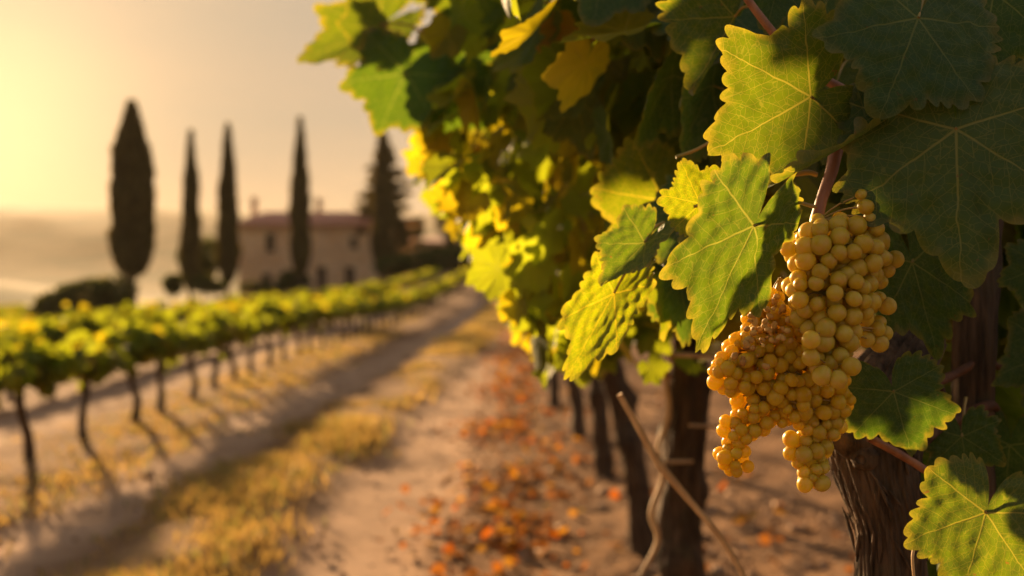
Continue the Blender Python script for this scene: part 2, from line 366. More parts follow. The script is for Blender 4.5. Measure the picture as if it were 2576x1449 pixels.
def tints(n, warm=.3, r=rng):
    """natural spread of leaf colour: green, yellowing, a few turning orange-brown"""
    a = r.random(n)[:, None]; b = r.uniform(.75, 1.2, n)[:, None]
    g_ = np.where(a < warm, np.array([1.4, 1.1, .8]), np.array([.88, 1.0, 1.0])); g_ = np.where(a < warm*.015, np.array([2.2, 1.0, .9]), g_)
    return g_*b
def leaf_mass(name, P, size, tip, nor, tint, mat, parent=None, low=False, **kw):
    """many leaves as one mesh: P (n,3) positions, tip/nor directions"""
    P = np.asarray(P, float); n = len(P); tip = nrm(tip); nor = nrm(nor-tip*(nor*tip).sum(1, keepdims=True)); X = np.cross(tip, nor)
    TT, DD = (T_LOW, LOW) if low else (T_MED, MED)
    Vs, tr, qd, ve1, fl1, ve2, fl2, rm, tn = [], [], [], [], [], [], [], [], []; off = 0; pick = rng.integers(0, len(TT)*len(DD[0]), n)
    for i, t in enumerate(TT):
        for k, dv in enumerate(DD[i]):
            s = np.where(pick == i*len(DD[0])+k)[0]
            if not len(s): continue
            V = P[s][:, None]+size[s][:, None, None]*(dv[None, :, :1]*X[s][:, None]+dv[None, :, 1:2]*tip[s][:, None]+dv[None, :, 2:]*nor[s][:, None])
            o = off+np.arange(len(s))*len(dv)
            Vs.append(V.reshape(-1, 3)); tr.append((t['tri'][None]+o[:, None, None]).reshape(-1, 3)); nt3 = t['tri'].size
            ve1.append(np.tile(t['vein'][:nt3], (len(s), 1))); fl1.append(np.tile(t['flat'][:nt3], (len(s), 1)))
            if len(t['quad']):
                qd.append((t['quad'][None]+o[:, None, None]).reshape(-1, 4)); ve2.append(np.tile(t['vein'][nt3:], (len(s), 1))); fl2.append(np.tile(t['flat'][nt3:], (len(s), 1)))
            rm.append(np.tile(t['rim']**3, len(s))); tn.append(np.repeat(tint[s], len(dv), 0)); off += len(dv)*len(s)
    F = [np.concatenate(tr)]+([np.concatenate(qd)] if qd else [])
    return mk(name, np.concatenate(Vs), F, mat, parent, tint=np.concatenate(tn), uv={'vein': np.concatenate(ve1+ve2), 'flat': np.concatenate(fl1+fl2)}, floats={'rim': np.concatenate(rm)}, **kw)

# ------------------------------------------------------------------ terrain
def track_c(y):      # middle of the grassy strip of the cart track
    return np.interp(y, [0, 5, 8, 15, 27, 60, 100], [-1.62, -1.56, -1.45, -1.0, -.72, -.2, .3])
def gz(x, y):
    x = np.asarray(x, float); y = np.asarray(y, float)
    z = .098*(-np.log1p(np.exp(np.clip((-3.9-x)*2, -40, 40)))/2)           # the field tilts down to the left
    z = z-.16*sstep(14, 26, y)*(1-sstep(30, 48, y))+1.05*sstep(34, 78, y)*sstep(-9.5, -3, x)
    z = z+.9*sstep(66, 82, y)*sstep(-40, -20, x)*(1-sstep(-17, -7, x))
    edge = np.maximum(sstep(96, 230, y), sstep(34, 120, -x-.12*y))
    z = z-34*edge
    d = np.hypot(x, y); a = np.arctan2(x, y)
    p = np.stack([a*5+3, d/900, 0*d], -1).reshape(-1, 3)
    nz = fbm(p, 4, 3).reshape(np.shape(x))
    h1 = 190*sstep(1100, 2500, d)*(.86+.28*nz)
    h2 = 62*sstep(500, 820, d)*(1-sstep(850, 1300, d))*(.30+1.1*nz)*sstep(-.25, -.6, a)
    return z+h1*.92+h2
ang = np.concatenate([np.linspace(-180, -42, 30)[:-1], np.linspace(-42, 42, 240), np.linspace(42, 180, 30)[1:]])
rad = np.concatenate([[.0], np.geomspace(.6, 2.4, 14)[:-1], np.geomspace(2.4, 40, 190)[:-1], np.geomspace(40, 4000, 110)])
A, RD = np.meshgrid(np.radians(ang), rad); GX, GY = RD*np.sin(A), RD*np.cos(A)
GZ = gz(GX, GY); fx, fy = GX.ravel(), GY.ravel()
near = 1-sstep(30, 60, np.hypot(fx, fy))
dx = fx-track_c(fy)
wob = (fbm(np.stack([fx*1.1, fy*.8, fx*0], -1), 3, 21)-.5)
tr_m = np.exp(-((np.abs(dx+wob*.25)-.82)/.40)**4)
gr_m = np.exp(-((dx+wob*.55)/.30)**4)*sstep(.28, .55, fbm(np.stack([fx*1.6, fy*.9, fx*0], -1), 3, 44)+.12)
gr_m = np.maximum(gr_m, .3*np.exp(-((fx+3.35+wob*.3)/.45)**2))
inter = np.exp(-((fx+4.35+wob*.4)/.42)**4)
GZf = GZ.ravel()-near*(.05*tr_m-.02*gr_m)+near*(.06*(fbm(np.stack([fx*2.2, fy*2.2, fx*0], -1), 4, 5)-.5))
GZf = GZf+near*.05*(fbm(np.stack([fx*9, fy*9, fx*0], -1), 3, 8)-.5)*sstep(-.35, .1, fx)
m, n = RD.shape; i = np.arange(m-1)[:, None]*n; j = np.arange(n-1)[None]
GF = np.stack([i+j, i+n+j, i+n+j+1, i+j+1], -1).reshape(-1, 4)
g = G('vineyard_soil'); p = g.pos()
tk = g.n('Attribute', attribute_name='track').outputs['Fac']; gs = g.n('Attribute', attribute_name='grassy').outputs['Fac']; fa = g.n('Attribute', attribute_name='faraway').outputs['Fac']
f1 = g.noise(p, 2.2, 6, .6); f2 = g.noise(p, 24, 5, .65); f3 = g.noise(p, .35, 3)
soil = g.mix(g.rng(f1, .3, .7), (.120, .062, .030), (.24, .135, .070)); soil = g.mix(g.math('MULTIPLY', g.rng(f2, .5, .75), .6), soil, (.36, .23, .13))
sand = g.mix(g.rng(f1, .3, .7), (.30, .19, .118), (.40, .262, .170)); sand = g.mix(g.math('MULTIPLY', g.rng(f2, .52, .72), .4), sand, (.27, .17, .10))
dry = g.mix(g.rng(f1, .3, .7), (.21, .125, .065), (.33, .205, .095))
c = g.mix(tk, soil, sand); c = g.mix(g.math('MULTIPLY', gs, .8), c, dry)
hill = g.mix(g.rng(g.noise(p, .012, 5), .35, .65), (.075, .085, .03), (.20, .15, .06))
c = g.mix(fa, c, hill)
nb = g.n('Bump', {'Height': g.math('ADD', f2, g.math('MULTIPLY', g.noise(p, 90, 3), .4)), 'Strength': g.math('MULTIPLY_ADD', g.rng(fa, 0, .05), -.9, .9), 'Distance': .02}).outputs[0]
M['ground'] = g.done(g.bsdf(Base_Color=c, Roughness=1.0, Specular_IOR_Level=.05, Normal=nb))
far_m = sstep(60, 100, np.hypot(fx, fy)); far_m = np.maximum(far_m, sstep(20, 40, -fx-.12*fy))
gnd = mk('ground', np.stack([fx, fy, GZf], -1), GF, M['ground'], floats={'track': np.clip(np.maximum(tr_m, .8*inter)*near, 0, 1), 'grassy': np.clip(gr_m*near, 0, 1), 'faraway': far_m})
tag(gnd, 'tilled vineyard soil with a sandy cart track running into the hills', 'ground', kind='structure')
def ground_at(x, y): return float(gz(np.array([x]), np.array([y]))[0])

# ------------------------------------------------------------------ farmhouse
g = G('stone_wall'); p = g.obj(); vo = g.n('TexVoronoi', {'Vector': g.scale(p, (2.2, 2.2, 4.4)), 'Scale': 1.0}, feature='DISTANCE_TO_EDGE').outputs['Distance']
vc = g.n('TexVoronoi', {'Vector': g.scale(p, (2.2, 2.2, 4.4)), 'Scale': 1.0}).outputs['Color']
c = g.mix(g.n('SeparateXYZ', {0: vc}).outputs[0], (.66, .41, .20), (.80, .55, .31)); c = g.mix(g.rng(g.noise(p, .6, 4), .4, .7), c, (.62, .36, .18))
c = g.mix(g.math('SUBTRACT', 1, g.rng(vo, .02, .09)), c, (.40, .33, .25))
M['stone'] = g.done(g.bsdf(Base_Color=c, Roughness=.9, Normal=g.bump(g.rng(vo, 0, .15), .6, .03)))
g = G('clay_tiles'); p = g.obj(); wv = g.n('TexWave', {'Vector': p, 'Scale': 1.6, 'Distortion': .6}, bands_direction='X').outputs['Fac']
c = g.mix(g.noise(p, 1.4, 5), (.34, .12, .065), (.46, .20, .11)); c = g.mix(g.rng(g.noise(p, 7, 3), .5, .7), c, (.30, .20, .14))
M['tile'] = g.done(g.bsdf(Base_Color=c, Roughness=.85, Normal=g.bump(wv, .8, .05)))
M['shutter'] = simple('dark_shutter_wood', (.035, .022, .015), (.075, .048, .03), 6)
M['glass'] = simple('dark_window_glass', (.012, .012, .014), (.02, .02, .024), 2, .12, 0, spec=.6)
M['frame'] = simple('stone_window_frame', (.32, .24, .16), (.42, .32, .22), 5)
def hip_roof(x0, x1, y0, y1, z0, zr, ov, hipl, hipr, th=.14):
    a, b, c_, d = x0-ov, x1+ov, y0-ov, y1+ov; ym = (y0+y1)/2
    V = [(a, c_, z0), (b, c_, z0), (b, d, z0), (a, d, z0), (a+hipl, ym, zr), (b-hipr, ym, zr)]
    V2 = V+[(x, y, z-th) for x, y, z in V[:4]]
    mb = MB(); mb.add(V2, [(0, 1, 5, 4), (2, 3, 4, 5), (3, 0, 4), (1, 2, 5), (6, 7, 1, 0), (7, 8, 2, 1), (8, 9, 3, 2), (9, 6, 0, 3), (9, 8, 7, 6)])
    return mb
def wall_with_holes(mb, x0, x1, z0, z1, yf, th, holes):
    xs = sorted({x0, x1, *[h[0] for h in holes], *[h[1] for h in holes]}); zs = sorted({z0, z1, *[h[2] for h in holes], *[h[3] for h in holes]})
    for a, b in zip(xs, xs[1:]):
        for c_, d in zip(zs, zs[1:]):
            mx_, mz_ = (a+b)/2, (c_+d)/2
            if any(h[0] < mx_ < h[1] and h[2] < mz_ < h[3] for h in holes): continue
            mb.box(a, b, yf, yf+th, c_, d)
HY = 80.0
def hx(px, Y=HY): return (px-1288)/FPX*Y
def hz(py, Y=HY): return H-(py-680)/FPX*Y
house = empty('farmhouse', (hx(770), HY+3.5, hz(728)), 'two storey stone farmhouse with low tiled roof and two chimneys behind the cypresses', 'house')
x0, x1, zt = hx(600), hx(948), hz(568); zb = hz(728)-1.2
ops = [(hx(667), hx(691), hz(633), hz(588), 'window'), (hx(880), hx(900), hz(625), hz(597), 'window'), (hx(658), hx(682), hz(718), hz(690), 'window'),
       (hx(797), hx(820), hz(727), hz(671), 'door'), (hx(867), hx(891), hz(727), hz(671), 'door')]
mb = MB(); wall_with_holes(mb, x0, x1, zb, zt, HY, .45, ops)
mb.box(x0, x0+.45, HY+.45, HY+7, zb, zt); mb.box(x1-.45, x1, HY+.45, HY+7, zb, zt); mb.box(x0+.45, x1-.45, HY+6.55, HY+7, zb, zt)
mb.build('wall', M['stone'], house)
rf = hip_roof(x0, x1, HY, HY+7, zt+.14, hz(533, 83.5), .45, 1.75, .6).build('roof', M['tile'], house)
for cx_, zt_ in ((640, 496), (803, 498)):
    X = hx(cx_, 83.5); mb = MB(); zc = hz(zt_, 83.5)
    mb.box(X-.2, X+.2, HY+3.2, HY+3.75, hz(560, 83.5), zc-.25); mb.box(X-.3, X+.3, HY+3.1, HY+3.85, zc-.25, zc-.17); mb.box(X-.17, X+.17, HY+3.25, HY+3.7, zc-.17, zc)
    mb.build('chimney', M['stone'], rf)
for a, b, c_, d, kind in ops:
    if kind == 'window':
        mb = MB(); mb.box(a+.004, b-.004, HY+.25, HY+.28, c_+.004, d-.004); wo = mb.build('window', M['glass'], house)
        mb = MB(); mb.box(a-.1, b+.1, HY-.05, HY+.1, d+.004, d+.15); mb.build('lintel', M['frame'], wo)
        mb = MB(); mb.box(a-.12, b+.12, HY-.08, HY+.1, c_-.12, c_-.004); mb.build('sill', M['frame'], wo)
        mb = MB(); mb.box((a+b)/2-.03, (a+b)/2+.03, HY+.21, HY+.245, c_+.004, d-.004); mb.build('mullion', M['shutter'], wo)
    else:
        mb = MB(); mb.box(a+.02, b-.02, HY+.22, HY+.28, c_, d-.02)
        for t in (.25, .5, .75): mb.box(a+(b-a)*t-.015, a+(b-a)*t+.015, HY+.2, HY+.218, c_+.1, d-.1)
        do = mb.build('door', M['shutter'], house)
        mb = MB(); mb.box(b-.16, b-.10, HY+.13, HY+.198, (c_+d)/2-.07, (c_+d)/2+.05); mb.build('handle', M['frame'], do)
def outbuilding(pxa, pxb, pyt, pyr, Y, dep, label, win):
    e = empty('stone_outbuilding', ((hx(pxa, Y)+hx(pxb, Y))/2, Y+dep/2, hz(720, Y)), label, 'building')
    a, b = hx(pxa, Y), hx(pxb, Y); zt, zb = hz(pyt, Y), hz(740, Y); mb = MB()
    hs = [(hx(q, Y)-.4, hx(q, Y)+.4, hz(r_, Y)-.6, hz(r_, Y)+.6) for q, r_ in win]
    wall_with_holes(mb, a, b, zb, zt, Y, .4, hs); mb.box(a, a+.4, Y+.4, Y+dep, zb, zt); mb.box(b-.4, b, Y+.4, Y+dep, zb, zt); mb.box(a+.4, b-.4, Y+dep-.4, Y+dep, zb, zt)
    mb.build('wall', M['stone'], e); hip_roof(a, b, Y, Y+dep, zt+.14, hz(pyr, Y+dep/2), .35, .5, .5).build('roof', M['tile'], e)
    for (q0, q1, r0, r1) in hs:
        mb = MB(); mb.box(q0+.02, q1-.02, Y+.2, Y+.25, r0+.02, r1-.02); mb.build('window', M['glass'], e)
outbuilding(978, 1046, 562, 545, 92.0, 6, 'narrow stone outbuilding beside the dark conifer', [(1018, 612)])
outbuilding(1062, 1200, 612, 596, 98.0, 7, 'long low stone building half hidden behind the vine leaves', [(1095, 632)])

# ------------------------------------------------------------------ trees and bushes
def foliage_material(name, c1, c2, tr, f=.25):
    g = G(name); t = g.n('Attribute', attribute_name='tint').outputs['Color']; n_ = g.noise(g.pos(), 1.3, 3)
    c = g.mix(1, g.mix(n_, c1, c2), t, 'MULTIPLY'); tc_ = g.mix(1, tr, t, 'MULTIPLY')
    return g.done(g.n('MixShader', {0: f, 1: g.bsdf(Base_Color=c, Roughness=.75, Specular_IOR_Level=.2), 2: g.n('BsdfTranslucent', {'Color': tc_}).outputs[0]}).outputs[0])
M['cypress'] = foliage_material('cypress_foliage', (.085, .066, .022), (.13, .105, .036), (.20, .14, .03), .2)
M['bush'] = foliage_material('bush_foliage', (.035, .050, .012), (.075, .085, .022), (.22, .20, .03), .3)
M['tree_bark'] = simple('tree_bark', (.05, .035, .022), (.11, .08, .05), 4, stretch=(3, 3, .6))
def cards(P, d, s, asp, tint, name, mat, parent):
    """small pointed leaf sprays at P, long axis d"""
    n = len(P); d = nrm(d); r = nrm(rng.normal(size=(n, 3))); X = nrm(np.cross(d, r)); Z = np.cross(X, d); s = s[:, None]
    V = np.stack([P-d*s*.5, P+X*s*asp*.5+Z*s*.05, P+d*s*.5, P-X*s*asp*.5+Z*s*.05], 1).reshape(-1, 3); F = np.arange(n*4).reshape(-1, 4)
    return mk(name, V, F, mat, parent, tint=np.repeat(tint, 4, 0), smooth=False)
def cypress(px, pt, pb, pg, hw, Y, label, shape=0, n=5200):
    X = hx(px, Y); zt, zb, zg = hz(pt, Y), hz(pb, Y), hz(pg, Y)-.4; hw = hw/FPX*Y
    e = empty('cypress_tree', (X, Y, zg), label, 'tree', 'cypresses around the farmhouse')
    h = rng.random(n)**.8; prof = (np.clip(np.interp(h, [0, .03, .12, .3, .5, .75, .92, 1], [.25, .6, .92, 1, .9, .55, .2, .02] if not shape else [.2, .7, .98, 1.0, .97, .72, .27, .02]), 0, 1))
    a = rng.random(n)*2*math.pi; q = 1-.35*rng.random(n)**2
    lump = .52+.95*fbm(np.stack([np.cos(a)*1.6, np.sin(a)*1.6, h*(zt-zb)*.9+px], -1), 2, int(px))
    r_ = hw*prof*q*lump; P = np.stack([X+r_*np.cos(a), Y+r_*np.sin(a), zb+h*(zt-zb)], -1)
    d = np.stack([np.cos(a)*.35, np.sin(a)*.35, np.ones(n)], -1)+rng.normal(0, .18, (n, 3)); s = rng.uniform(.4, 1.1, n)*(hw/1.0)**.5
    cr_ = cards(P, d, s, .35, np.repeat(rng.uniform(.7, 1.3, (n, 1)), 3, 1), 'crown', M['cypress'], e)
    hs = np.linspace(.0, .97, 12); pr_ = np.interp(hs, [0, .03, .12, .3, .5, .75, .92, 1], [.25, .6, .92, 1, .9, .55, .2, .02])*.62*hw
    Vc, Fc = tube([(X, Y, zb+q_*(zt-zb)) for q_ in hs], pr_+.02, 10, 2, .15, int(px))
    mk('opaque_core', Vc, Fc, M['cypress'], cr_, tint=np.full((len(Vc), 3), .8))  # opaque core added inside the crown to block light
    Vt, Ft = tube([(X+.05, Y, zg), (X, Y, (zg+zb)/2), (X, Y, zb+.25*(zt-zb))], [.2*hw+.05, .15*hw+.04, .1*hw], 10, 4, .15, int(px)); mk('trunk', Vt, Ft, M['tree_bark'], e)
cypress(331, 268, 690, 752, 47, 60, 'broad full cypress on a bare stem standing apart above the bush', 1, 8000)
cypress(480, 335, 728, 738, 22, 68, 'slim cypress standing alone between the broad cypress and the next slim one')
cypress(573, 318, 712, 728, 24, 70, 'slim cypress against the left corner of the farmhouse')
cypress(755, 303, 690, 722, 24, 73, 'slim cypress in front of the middle of the farmhouse wall')
cypress(962, 322, 668, 690, 25, 76, 'dark tall cypress at the far end of the farmhouse beside the conifer', 0, 6500)
def spruce(px, pt, pb, pg, hw, Y, label):
    X, zt, zb, zg = hx(px, Y), hz(pt, Y), hz(pb, Y), hz(pg, Y)-.5; hw = hw/FPX*Y
    e = empty('conifer_tree', (X, Y, zg), label, 'tree'); Ps, Ds = [], []; mb = MB()
    for k in range(70):
        h = (k+rng.random())/70; a = k*2.4+rng.normal(0, .3); Lb = hw*(1-h)**.8*rng.uniform(.55, 1.1)+.12
        o = np.array([X, Y, zb+h*(zt-zb)]); dr = np.array([math.cos(a), math.sin(a), -.12]); dr /= np.linalg.norm(dr)
        V_, F_ = tube([o, o+dr*Lb*.5, o+dr*Lb+np.array([0, 0, .12*Lb])], [.05, .03, .008], 5, 3); mb.raw(V_, F_)
        m_ = int(72*Lb+10); t = rng.random(m_)**.4; Ps.append(o+dr*Lb*t[:, None]+rng.normal(0, .09, (m_, 3))+np.array([0, 0, .12])*Lb*(t**2)[:, None]); Ds.append(dr+rng.normal(0, .45, (m_, 3)))
    P = np.concatenate(Ps); cards(P, np.concatenate(Ds), rng.uniform(.4, .75, len(P)), .35, np.repeat(rng.uniform(.7, 1.3, (len(P), 1)), 3, 1), 'crown', M['cypress'], e)
    mb.build('branches', M['tree_bark'], e)
    V_, F_ = tube([(X, Y, zg), (X, Y, zb), (X, Y, zt)], [.3, .24, .03], 9, 5, .12, 5); mk('trunk', V_, F_, M['tree_bark'], e)
spruce(966, 340, 650, 690, 118, 82, 'open branched conifer with feathery layers behind the dark cypress')
def bush(name, boxes, Y, dep, label, cat, mat, n, s=(.18, .4), warm=.2, group=None, trunk=True):
    """boxes: (px, py, rx, rz) lumps on the picture grid at distance Y, each as deep as dep metres"""
    c0 = at(boxes[0][0], boxes[0][1], Y); base = max(b[1]+b[3] for b in boxes); e = empty(name, (c0[0], Y, H-(base-680)/FPX*Y), label, cat, group); Ps, Ds, mbt = [], [], MB()
    tot = sum(b[2]*b[3] for b in boxes)
    for (px, py, rx, rz) in boxes:
        c = at(px, py, Y); k = max(40, int(n*rx*rz/tot)); v = nrm(rng.normal(size=(k, 3))); lum = .7+.6*fbm(v*2.2+px, 2, 3)
        q = (1-.45*rng.random(k)**1.5)*lum; Ps.append(c+v*q[:, None]*np.array([rx/FPX*Y, dep, rz/FPX*Y])); Ds.append(v+rng.normal(0, .7, (k, 3)))
        if trunk and (len(boxes) != 2 or px == boxes[0][0]):
            V_, F_ = tube([(c0[0] if 'tree' in name else c[0], Y, H-(base-680)/FPX*Y-.3), (c[0]+.05, Y, c[2]-.3*rz/FPX*Y), c], [.09, .06, .02], 7, 3); mbt.raw(V_, F_)
    P = np.concatenate(Ps); cards(P, np.concatenate(Ds), rng.uniform(*s, len(P)), .6, tints(len(P), warm)*.9, 'crown', mat, e)
    if trunk: mbt.build('trunk', M['tree_bark'], e)
bush('bush', [(220, 742, 80, 42), (150, 765, 60, 30), (290, 738, 55, 42), (110, 783, 40, 18)], 58, 1.3, 'wide rounded olive brown bush at the foot of the broad cypress', 'bush', M['bush'], 5200)
bush('bush', [(435, 715, 26, 26)], 66, .6, 'small round bush just before the slim lone cypress', 'bush', M['bush'], 900)
bush('bush', [(512, 712, 34, 24), (540, 722, 30, 16)], 66, .7, 'low bush between the two slim cypresses', 'bush', M['bush'], 1100)
bush('small_tree', [(525, 645, 36, 46), (505, 672, 34, 40)], 76, 1.2, 'rounded green tree behind the gap between two slim cypresses', 'tree', M['bush'], 2200)
bush('small_tree', [(460, 645, 16, 28)], 78, .6, 'little round tree peeking out behind the slim lone cypress', 'tree', M['bush'], 500)
bush('bush', [(738, 704, 38, 24)], 74, .8, 'dark bush under the farmhouse wall at the cypress foot', 'bush', M['bush'], 1200, warm=.05)
bush('bush', [(640, 722, 40, 12), (700, 724, 40, 10)], 75, .5, 'low strip of shrubs along the foot of the farmhouse wall', 'bush', M['bush'], 900)
bush('tree', [(1135, 540, 45, 62), (1165, 590, 50, 50)], 88, 2, 'dark leafy tree rising over the low stone building', 'tree', M['cypress'], 3600)
bush('hedge', [(985, 672, 48, 28), (1050, 660, 60, 30), (1120, 652, 60, 32), (1185, 645, 50, 34), (1250, 640, 60, 36)], 70, 1.5, 'dark green hedge bank running from the farmhouse to the lane', 'hedge', M['bush'], 7500, warm=.04)

# ------------------------------------------------------------------ young vines left of the track
M['young_leaf'] = M['crown_leaf']
def young_parts(seed):
    r = np.random.default_rng(seed); n = 270
    y = np.clip(r.normal(0, .23, n), -.46, .46); z = .53+.22*r.random(n)**.9; x = r.normal(0, .13, n); P = np.stack([x, y, z], -1)
    sh = 2
    for _ in range(sh):
        b = np.array([r.normal(0, .06), r.uniform(-.36, .36), .72]); k = 6; t = np.linspace(0, 1, k)[:, None]; P = np.vstack([P, b+t*np.array([r.normal(0, .08), r.normal(0, .08), r.uniform(.05, .17)])+r.normal(0, .025, (k, 3))])
    for _ in range(2):
        b = np.array([r.normal(0, .1), r.uniform(-.36, .36), .56]); k = 7; t = np.linspace(0, 1, k)[:, None]; P = np.vstack([P, b+t*np.array([r.normal(0, .05), r.normal(0, .08), -r.uniform(.08, .18)])+r.normal(0, .025, (k, 3))])
    n = len(P); out = np.stack([np.sign(P[:, 0])*.9, np.zeros(n), np.full(n, .5)], -1)
    crown = leaf_mass('crown', P, r.uniform(.05, .088, n), r.normal(0, .5, (n, 3))+np.array([0, 0, -.6])+out*.4, out+r.normal(0, .55, (n, 3)), tints(n, .14, r)*.8, M['young_leaf'], low=True)
    lean = r.normal(-.06, .07); b2 = r.normal(0, .04)
    V_, F_ = tube([(0, .0, -.06), (b2, lean*.3, .16), (.0, lean, .36), (b2*.5, lean*1.15, .56)], [.045, .034, .031, .036], 9, 5, .14, seed)
    mb = MB(); mb.raw(V_, F_)
    for sg in (-1, 1):
        V_, F_ = tube([(0, lean, .5), (.01, lean+sg*.16, .58), (0, lean+sg*.42, .60)], [.024, .018, .010], 7, 4, .12, seed+sg); mb.raw(V_, F_)
    tk_ = mb.build('trunk', M['bark_far'], smooth=True)
    return crown, tk_
VAR = [young_parts(300+i) for i in range(6)]
used = [False]*6
def young_vine(x, y, label, group, k, s=1.0, rot=0.0, tall=1.0):
    e = empty('young_vine', (x, y, ground_at(x, y)), label, 'vine', group); e.rotation_euler = (0, 0, rot); e.scale = (s, s, s*tall)
    for o in VAR[k]:
        c = o
        if used[k]: c = o.copy(); col.objects.link(c)
        c.parent = e
    used[k] = True
    return e
ys = [5.95, 6.93, 7.75, 8.68, 9.3, 10.2, 11.05]; ys += [11.05+.86*i for i in range(1, 62)]
def row_x(y): return -3.33+.10*math.sin(y*.8)*.4+np.interp(y, [0, 8, 20, 40, 65], [.0, 0, .05, .5, 1.0])
ORD = ['first', 'second', 'third', 'fourth', 'fifth', 'sixth', 'seventh', 'eighth', 'ninth', 'tenth', 'eleventh', 'twelfth']
LOOK = ['shaded vine at the near end of the row by the track', 'low vine on a straight black stem, first whole one beside the track',
        'bushy vine with a curved stem, second whole one beside the track', 'vine with a hanging shoot, third whole one beside the track',
        'dense vine with a slanting stem, fourth whole one beside the track', 'vine on a slim stem, fifth whole one in the row beside the track']
kk = 0
for i, y in enumerate(ys):
    lab = LOOK[i] if i < len(LOOK) else (f'{ORD[i-1]} whole vine along the row beside the sandy track, counted from its near end' if i-1 < 12 else 'small vine in the far stretch of the row beside the sandy track')
    young_vine(row_x(y), y, lab, 'vines in the row beside the track', [5, 0, 1, 2, 3, 4][i % 6], 1.0+.06*math.sin(i*2.3), (0 if i % 2 else math.pi)+.1*math.sin(i*1.7), 1+.05*math.sin(i*3.1))
for r_ in range(1, 4):
    y = 8.5+r_*3.2
    names = ['second', 'third', 'fourth']
    while y < 64:
        x = row_x(y)-2.6*r_+.1*math.sin(y+r_)
        young_vine(x, y+rng.normal(0, .08), f'sunlit vine in the {names[r_-1]} row back from the sandy track', f'vines in the {names[r_-1]} row from the track', int(rng.integers(0, 6)), rng.uniform(.94, 1.1), rng.choice([0, math.pi])+rng.normal(0, .1), rng.uniform(.95, 1.1))
        y += .95
Ps = []
for r_ in range(4, 14):
    y = 8.5+r_*3.2
    while y < 74:
        x = -3.33+np.interp(y, [0, 8, 20, 40, 65], [.0, 0, .05, .5, 1.0])-2.6*r_; k = 60 if y < 45 else 40
        Ps.append(np.stack([x+rng.normal(0, .16, k), y+rng.uniform(-.5, .5, k), ground_at(x, y)+.46+.28*rng.random(k)], -1)); y += 1.0
P = np.concatenate(Ps); n = len(P)
o = leaf_mass('vine_rows', P, rng.uniform(.10, .16, n), rng.normal(0, .6, (n, 3))+np.array([0, 0, -.5]), rng.normal(0, .8, (n, 3))+np.array([.4, -.3, .6]), tints(n, .30)*.85, M['young_leaf'], low=True)
tag(o, 'hazy green and gold vine rows covering the slope in front of the farmhouse', 'vines', kind='stuff')

# gaps in the leaf canopy through which the low sun reaches the near leaves and grapes
GAPS = [at(1900, 230, 1.0), at(1870, 340, 1.0), at(1960, 330, 1.0), at(1985, 600, .95), at(1985, 700, .95), at(1990, 780, .95), at(2070, 940, .94), at(2230, 350, .95), at(1860, 950, 1.0), at(1780, 110, 1.05), at(1790, 620, .97), at(2150, 1300, 1.1), at(2150, 1220, 1.1), at(2150, 1400, 1.1), at(1800, 1000, 1.0), at(1990, 900, .96), at(2290, 1300, .9), at(1600, 500, 1.44), at(1560, 590, 1.44), at(1600, 690, 1.1), at(1470, 850, 1.15), at(970, 250, 2.2)]
def in_gap(P, rad=.06):
    P = np.asarray(P, float); hit = np.zeros(len(P), bool)
    for c in GAPS:
        v = P-c; t = v@SUN; hit |= (t > .04) & (np.linalg.norm(v-t[:, None]*SUN, axis=1) < rad)
    return hit
# ------------------------------------------------------------------ big vine row right of the track
def row2_x(y): return .50+.04*math.sin(y*1.3)-.012*y
def canopy_points(y0, y1, n, r, zlo=.92, zhi=2.45, xin=None):
    out = []
    while len(out) < n:
        y = r.uniform(y0, y1); z = zlo+(zhi-zlo)*r.random()**.9; xl = -.56*(z-1.3)-.017*y+.02+.16*(fbm(np.array([[y*1.7, z*2.2, 3.]]), 2, 4)[0]-.5)*2
        xl = max(xl, -.44); t = r.random()**2.1*.95; x = xl+t
        if z < 1.0+.25*fbm(np.array([[y*2.1, x*2, 0.]]), 2, 9)[0]-.08: continue
        out.append((x, y, z))
    return np.array(out)
def mass_dirs(P, r, out=(-.9, -.25, .35), sp=.55):
    n = len(P); nor = np.array(out)+r.normal(0, sp, (n, 3)); tip = r.normal(0, .45, (n, 3))+np.array([-.25, 0, -.85]); return tip, nor
V2Y = [2.72, 4.58, 6.35, 7.8, 9.5, 11.3, 13.1, 15.0, 17.0, 19.0, 21.2, 23.5]
V2L = ['thick gnarled vine with a split dark trunk, next beyond the hanging grapes', 'leaning dark vine trunk with golden leaves, second beyond the hanging grapes', 'slim dark vine trunk under golden leaves, third beyond the hanging grapes',
       'blurred vine stem low in the golden row, fourth beyond the hanging grapes']
